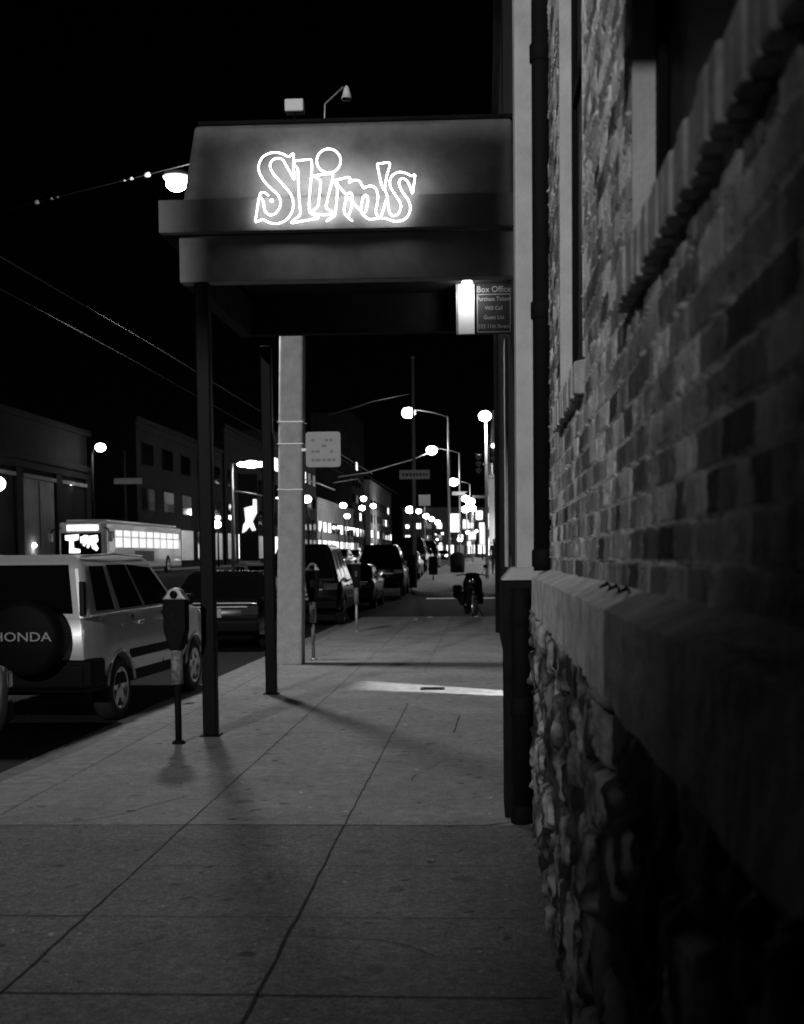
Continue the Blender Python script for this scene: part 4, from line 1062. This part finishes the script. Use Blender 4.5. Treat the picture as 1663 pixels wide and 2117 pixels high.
rl = ('largest and first lamp in the sloping row right of the tall thin pole', 'second lamp in the sloping row right of the tall thin pole', 'third lamp in the sloping row right of the tall thin pole', 'fourth lamp in the sloping row right of the tall thin pole', 'last and lowest lamp in the sloping row right of the tall thin pole')
for k, (x, y, Y, s) in enumerate(row): lamp_post(rl[k], x+1, Y, y, x, s, 700 if k == 2 else 0, group='lamps in the sloping row', mt='iron', arm=False, pole_r=.08)
clus = [(963, 1031, 120, .34), (974, 1037, 122, .36), (963, 1053, 124, .36), (977, 1051, 126, .33)]
cl_ = ('upper left lamp in the tight square of four near the far poles', 'upper right lamp in the tight square of four near the far poles', 'lower left lamp in the tight square of four near the far poles', 'lower right lamp in the tight square of four near the far poles')
for k, (x, y, Y, s) in enumerate(clus): lamp_post(cl_[k], x+2, Y, y, x, s, 600 if k == 0 else 0, group='tight cluster of four lamps', arm=False, pole_r=.06)

rs2 = random.Random(21)
for k in range(22):
    Y = rs2.uniform(150, 320); px = rs2.choice([rs2.uniform(640, 790), rs2.uniform(830, 1000), rs2.uniform(900, 1000)]); py = rs2.uniform(1082, 1136)
    q = P(px, py, Y); sz_ = rs2.uniform(.14, .32)*Y/200
    r_ = thing('distant_lamp', 'tiny distant lamp among the crowded lights deep in the street', 'lamp', (q.x, Y, hz(Y)), 0, 'tiny distant lamps deep in the street')
    MB().sphere((0, 0, q.z-hz(Y)), sz_).build('globe', M['lamp'] if rs2.random() < .6 else M['lit_sign'], r_); MB().cyl((0, 0, 0), (0, 0, q.z-hz(Y)-sz_*.9), .07, n=6).build('post', M['iron'], r_)
# tall thin pole with overhead sign; its twin on the left
def sign_mast(label, px, Y, py_top, sx0, sx1, sy0, sy1, r=.09, mt='galv', words=True, signlabel=None):
    b = P(px, 1180, Y); t = P(px, py_top, Y)
    m_ = thing('sign_mast', label, 'pole', (b.x, Y, hz(Y)))
    MB().tube([(0, 0, 0), (0, 0, t.z-hz(Y))], [r, r*.55], 10).build('pole', M[mt], m_)
    MB().sphere((0, 0, t.z-hz(Y)+.05), r*.8).build('finial', M[mt], m_)
    a, c = P(sx0, sy1, Y-.12), P(sx1, sy0, Y-.12)
    s_ = thing('street_sign', signlabel, 'sign', tuple((a+c)/2))
    hw, hh = (c.x-a.x)/2, (c.z-a.z)/2
    MB().box(-hw, hw, 0, .03, -hh, hh).build('face', M['sign_face'] if words else M['wall_mid'], s_, bevel=.02)
    dk = MB()
    if words:
        x = -hw+.12
        while x < hw-.16:
            l = random.uniform(.08, .16); dk.box(x, x+l, -.012, -.002, -hh*.35, hh*.3); x += l+.04
        dk.build('faint_lettering', M['sign_dark'], s_)
sign_mast('tall thin pole rising in the middle with a street sign across it', 858, 52, 742, 826, 889, 971, 991, .10, 'wall_mid', True, 'wide street name sign mounted across the tall thin pole')
sign_mast('dim thin pole standing in the left distance behind the bus', 263, 78, 935, 236, 294, 988, 1001, .11, 'wall_dark', False, 'dim wide sign across the thin left pole above the bus')
q0, q1 = P(866, 1046, 90), P(890, 1023, 90)
o = thing('square_sign', 'plain pale square sign right of the tall thin pole', 'sign', tuple((q0+q1)/2))
MB().box(-(q1.x-q0.x)/2, (q1.x-q0.x)/2, 0, .03, -(q1.z-q0.z)/2, (q1.z-q0.z)/2).build('face', M['sign_face'], o, bevel=.02)
MB().cyl((0, .06, -6), (0, .06, .3), .05, n=8).build('post', M['galv'], o)
# traffic signals at the far corner
def signal(label, px, py, Y, n=3, lit=None, s=.30):
    q = P(px, py, Y); r = thing('traffic_signal', label, 'traffic light', tuple(q))
    MB().box(-.17, .17, -.02, .2, -s*1.6, s*1.6).build('housing', M['iron'], r, bevel=.03)
    for k in range(3):
        z = (1-k)*s
        MB().lathe([(0, -.05), (.10, -.045), (.11, -.02)], (0, 0, z), 'y', 14).build('lens', M['soft_lamp'] if lit == k else M['wall_mid'], r)
        MB().tube([(.12*math.cos(R(a)), -.10, z+.12*math.sin(R(a))) for a in range(0, 181, 30)], .02, 5).build('visor', M['galv'], r)
    MB().tube([(.1, .08, 0), (.35, .1, 0)], .03, 6).build('bracket', M['galv'], r)
signal('traffic signal with three dim lenses left of the thin lamp pole', 990, 960, 56)
signal('dark traffic signal head close against the wall right of the lamp pole', 1020, 935, 57, lit=0)
# vertical blade signs and shop fronts along the right far block
def blade(label, x0, x1, y0, y1, Y, m):
    a, c = P(x0, y1, Y), P(x1, y0, Y)
    r = thing('blade_sign', label, 'sign', tuple((a+c)/2), 0, 'shop signs along the far block')
    hw, hh = (c.x-a.x)/2, (c.z-a.z)/2
    MB().box(-hw, hw, 0, .15, -hh, hh).build('board', M[m], r, bevel=.02)
    MB().box(hw, hw+.25, .05, .1, hh*.6, hh*.6+.05).build('bracket', M['galv'], r)
    for s_ in (-1, 1): MB().box(-hw, hw, -.012, -.002, s_*hh*.9-.02, s_*hh*.9+.02).build('trim', M['wall_mid'], r)
    return r
blade('tall white vertical sign hanging against the right far corner building', 1012, 1026, 981, 1130, 68, 'white_board')
shop = [(932, 950, 1062, 1100, 130, 'lit_win', 'bright irregular shop sign low right of the pale lamp pole'), (957, 969, 1074, 1094, 120, 'lit_sign', 'small square lit shop sign in the right cluster'),
        (984, 998, 1055, 1075, 100, 'lit_win', 'small lit shop sign high by the thin lamp pole'), (992, 1003, 1085, 1128, 95, 'lit_sign', 'long bright vertical shop sign left of the white blade sign'), (972, 984, 1098, 1116, 110, 'lit_sign', 'round bright shop sign at the middle of the cluster'),
        (1004, 1011, 1060, 1072, 90, 'lit_win', 'tiny lit shop sign right of the thin lamp pole'), (966, 974, 1118, 1130, 115, 'lit_sign', 'lowest lit shop sign in the right cluster'), (935, 962, 1016, 1024, 125, 'wall_pale', 'flat pale roof sign across the far right poles'), (977, 1003, 1024, 1030, 120, 'wall_mid', 'thin grey roof sign below the thin lamp pole')]
for (x0, x1, y0, y1, Y, m_, lb_) in shop: blade(lb_, x0, x1, y0, y1, Y, m_)

# ------------------------------------------------------------------ buildings far off
def building(label, x0, x1, y0, y1, h, wm, rows=0, cols=0, litp=.25, face='x', parapet=True, dimp=.2, shopf=0.0):
    z0 = min(hz(y0), hz(y1))-.1
    r = thing('building', label, 'building', ((x0+x1)/2, (y0+y1)/2, z0), 0, 'buildings along the street')
    hx, hy = (x1-x0)/2, (y1-y0)/2
    MB().box(-hx, hx, -hy, hy, 0, h).build('wall', M[wm], r)
    if parapet: MB().box(-hx-.12, hx+.12, -hy-.12, hy+.12, h+.003, h+.35).box(-hx-.05, hx+.05, -hy-.05, hy+.05, h-.55, h-.4).build('parapet', M[wm], r, bevel=.03)
    def win(nm, a0, a1, zA, zB, mt):
        if face == 'x': o = MB().box(hx-.03, hx+.05, a0, a1, zA, zB).build(nm, M['frame'], r); MB().box(hx+.051, hx+.06, a0+.1, a1-.1, zA+.1, zB-.1).build('pane', M[mt], o)
        elif face == '-x': o = MB().box(-hx-.05, -hx+.03, a0, a1, zA, zB).build(nm, M['frame'], r); MB().box(-hx-.06, -hx-.051, a0+.1, a1-.1, zA+.1, zB-.1).build('pane', M[mt], o)
        else: o = MB().box(a0, a1, -hy-.05, -hy+.03, zA, zB).build(nm, M['frame'], r); MB().box(a0+.1, a1-.1, -hy-.06, -hy-.051, zA+.1, zB-.1).build('pane', M[mt], o)
    span = hx if face == 'y' else hy
    for rI in range(rows):
        for c_ in range(cols):
            a = -span+(c_+.22)*2*span/cols; b = a+1.12*span/cols
            zA = 4.3+rI*3.2
            if zA+1.8 > h: continue
            u = random.random(); win('window', a, b, zA, zA+1.7, 'lit_win' if u < litp else ('dim_win' if u < litp+dimp else 'glass'))
    for c_ in range(cols):
        a = -span+(c_+.12)*2*span/cols; b = a+1.5*span/cols; u = random.random()
        win('shop_window', a, b, .6, 3.2, 'lit_win' if u < shopf else ('dim_win' if u < shopf+.4 else 'glass'))
    return r
# left corner building with big panelled bays
lc = thing('corner_building', 'dark low corner building with tall panelled bays behind the silver car', 'building', (-24.6, 65, .5))
MB().box(-9, 0, -16, 9.6, 0, 8.6).build('wall', M['wall_black'], lc)
MB().box(-9.2, .25, -16.2, 9.8, 8.603, 8.95).build('parapet', M['wall_black'], lc, bevel=.05)
MB().box(-.0, .35, -16, 9.7, 6.3, 6.7).build('cornice', M['wall_black'], lc, bevel=.08)
MB().box(.002, .22, -16, 9.7, 5.9, 6.29).build('frieze', M['wall_black'], lc)
for k, (a, b) in enumerate(((-12, -7.5), (-6.7, -2.6), (-1.3, 3.4), (4.6, 8.8))):
    f_ = MB().box(.001, .09, a, b, .1, 5.4).build('bay_panel', M['wall_mid'] if k == 2 else M['wall_black'], lc)
    MB().box(.091, .22, a-.1, b+.1, 5.42, 5.62).build('bay_lintel', M['wall_mid'], f_)
    MB().box(.092, .13, a+.1, b-.1, .1, 1.1).build('bay_plinth', M['frame'], f_)
    MB().box(.092, .12, (a+b)/2-.05, (a+b)/2+.05, 1.1, 5.3).build('mullion', M['wall_dark'], f_)
for y in (-7.1, -1.95, 4.0, 9.2): MB().box(.001, .2, y-.45, y+.45, .1, 5.88).build('pilaster', M['wall_black'], lc)
def wall_lamp(label, loc, power, s=.16, lens='lamp'):
    r = thing('wall_lamp', label, 'lamp', loc)
    MB().sphere((0, 0, 0), s).build('globe', M[lens], r); MB().tube([(-.5, 0, .1), (-.2, 0, .16), (0, 0, s)], .03, 6).build('arm', M['iron'], r)
    if power: point('wall_lamp_light', (loc[0]+.25, loc[1]-.1, loc[2]-s-.12), power, .1)
q = P(145, 1000, 71.5); wall_lamp('small bright lamp on the corner building by the last bay', tuple(q), 2, .12)
q = P(-4, 1000, 58.5); wall_lamp('glowing wall lamp at the left edge of the photo', tuple(q), 8, .35)
q = P(60, 1120, 65); wall_lamp('low hidden lamp washing up the panelled bay behind the silver car', (q.x+.3, q.y, q.z-.2), 9, .12)

building('dark building with pillars behind the bus', -40, -24.2, 84, 112, 10.5, 'wall_black', 2, 5, .0, shopf=.15, dimp=.06)
building('plain dark block along the left of the street in mid distance', -38, -24.2, 113, 138, 13, 'wall_black', 2, 5, .0, shopf=.4, dimp=.1)
building('mid height building with lit shop fronts beyond the wooden pole', -40, -24.2, 139, 175, 15, 'wall_dark', 3, 8, .16, shopf=.6)
building('long pale low warehouse deeper along the left of the street', -38, -24.2, 176, 225, 9, 'wall_pale', 1, 9, .4, shopf=1.0)
building('dark tower block standing above the lamps deep on the left', -32, -24.5, 226, 250, 27, 'wall_dark', 5, 4, .04)
building('deep left block with scattered lit windows', -38, -23.5, 251, 310, 16, 'wall_pale', 3, 8, .2, shopf=.5)
building('pale building closing the far end of the street', -22, 1, 330, 350, 13, 'wall_pale', 2, 8, .3, 'y', shopf=.6)
building('right far corner building with dark walls and lit shop fronts', 1.0, 12, 66, 96, 11, 'wall_dark', 2, 6, .15, '-x', shopf=.5)
building('second building on the right far block', .9, 12, 97, 140, 12, 'wall_mid', 2, 8, .2, '-x', shopf=.7)
building('third building deep on the right of the street', .8, 12, 141, 220, 13, 'wall_mid', 2, 9, .25, '-x', shopf=.7)
building('low dark building between the alley and the far corner', 1.1, 12, 49.5, 65.5, 8, 'wall_dark', 1, 4, .0, '-x', shopf=.2)
point('far_lamp_light', (-19, 262, 7.5), 1500, .3)  # light without a fixture, added to brighten the deep left block
# lit doorway between the canopy posts
q = P(513, 1060, 100)
ld = thing('lit_doorway', 'white glowing doorway patch between the canopy posts', 'doorway', tuple(q))
pl = [(505,1050),(523,1045),(523,1032),(530,1032),(531,1060),(522,1078),(529,1096),(522,1098),(516,1088),(508,1098),(501,1102),(503,1085),(508,1078)]
MB().prism([((P(x, y, 100)-q).x, (P(x, y, 100)-q).z) for x, y in pl], 0, .2).build('glow_panel', M['bus_win'], ld)
MB().box(-.8, .8, .21, .4, -4.0, 3.2).build('frame', M['frame'], ld)
MB().box(-.9, .9, .0, .4, -5.2, -4.01).build('plinth', M['wall_mid'], ld)

# ------------------------------------------------------------------ overhead wires
def wire(name, label, pts, r, m='wire', group='overhead wires', sag=0.0):
    a = Vector(pts[0]); r_ = thing(name, label, 'wire', tuple(a), 0, group)
    q = [Vector(p)-a for p in pts]
    if len(q) == 2 and sag:
        q = [q[0].lerp(q[1], t/10)-Vector((0, 0, sag*4*(t/10)*(1-t/10))) for t in range(11)]
    MB().tube(q, r, 6).build('strand', M[m], r_); return r_, a
A_ = Vector((pb.x-.1, pb.y, 7.45)); q1 = P(385, 341, 18.2); q2 = P(0, 437, 26)
wr, a0 = wire('span_wire', 'insulated span wire sloping from the lamp to the left edge', [A_, q1, q2, q2+(q2-q1)*.6], .0065)
for (x, y, t, s) in ((305, 361, .26, .05), (272, 369, .36, .032), (258, 373, .40, .022), (76, 420, .80, .055), (107, 412, .73, .03), (120, 408, .70, .022)):
    t = (385-x)/385.0
    iz_ = 1/((1-t)/18.2+t/26); v = P(x, 341+(437-341)*t, iz_)-a0
    dr = (q2-q1).normalized()
    MB().tube([v-dr*s*2, v-dr*s, v+dr*s, v+dr*s*2], [s*.3, s*.8, s*.8, s*.3], 10).build('insulator', M['ceramic'], wr)
def twire(label, p0, X, Y0, Y1, r):
    z = p0
wire('trolley_wire', 'upper overhead trolley wire at the left running down the street', [P(0, 530, 10.9), P(330, 722, 17), P(505, 830, 26), P(700, 945, 60), P(820, 1020, 110)], .005)
wire('trolley_wire', 'lower overhead trolley wire at the left running down the street', [P(0, 597, 13.6), P(270, 742, 19.5), P(560, 905, 36), P(720, 985, 65), P(800, 1030, 100)], .0045)
wire('span_wire', 'bright kinked span wire reaching the second street lamp', [P(700, 986, 100), P(760, 977, 106), P(775, 972, 108), P(858, 948, 118), P(890, 934, 129)], .05, 'galv')
wire('span_wire', 'short bright wire just right of the wooden pole', [P(632, 992, 60), P(660, 1000, 64), P(692, 1013, 72)], .035, 'galv')
wire('span_wire', 'dim wire crossing behind the square pole sign', [P(690, 998, 90), P(740, 990, 95), P(745, 997, 96)], .035, 'wall_mid')
wire('span_wire', 'faint wire dropping from the pole sign toward the street', [P(706, 940, 60), P(770, 980, 80)], .02, 'wall_mid')
wire('span_wire', 'dotted faint wire high left of the tallest lamp', [P(680, 858, 80), P(735, 842, 84), P(770, 830, 86), P(845, 815, 89)], .018, 'wall_mid')
wire('span_wire', 'dim horizontal wire at the left above the bus', [P(180, 1020, 90), P(232, 1036, 88), P(296, 1038, 92)], .03, 'wall_mid')

# ------------------------------------------------------------------ lights of the place
lp_ = thing('street_lamp', 'street lamp post with a hanging sign standing behind the camera', 'street lamp', (-6.6, -11.6, -.13), 0, 'street lamps')
MB().tube([(0, 0, 0), (0, 0, 5), (0, 0, 8.0)], [.12, .1, .07], 12).build('pole', M['galv'], lp_)
MB().tube([(0, 0, 7.7), (.3, .3, 8.0), (.6, .6, 7.98)], .035, 8).build('arm', M['galv'], lp_)
MB().sphere((.6, .6, 7.95), .3, .2, .09).build('housing', M['galv'], lp_)
hs_ = thing('hanging_sign', 'wide street sign hanging from a cable behind the camera', 'sign', (-4.6, -5, 6.69))  # added out of view to keep the rear lamp's light off the canopy
MB().box(-.44, .42, 0, .03, -.29, .25).build('face', M['sign_face'], hs_, bevel=.01)
for sx_ in (-.4, .38): MB().cyl((sx_, .015, .25), (sx_, .015, .8), .008, n=6).build('hanger', M['galv'], hs_)
MB().tube([(-9, .015, 1.2), (-.4, .015, .8), (.38, .015, .8), (4.9, .015, 1.0)], .008, 6).build('cable', M['galv'], hs_)
# street lamp standing behind the camera on the left, its cut-off throwing light up the street
point('street_lamp_behind_light', (-6.0, -11.0, 7.6), 8600, .12, 'SPOT', aim=(0.2, 17, 2.6), size=R(39.5), blend=1.0)
# light spilling through the club door
point('club_door_light', (2.3, 12.42, 3.25), 1700, .11, 'SPOT', aim=(.25, 13.46, 1.2), size=R(34), blend=.2)
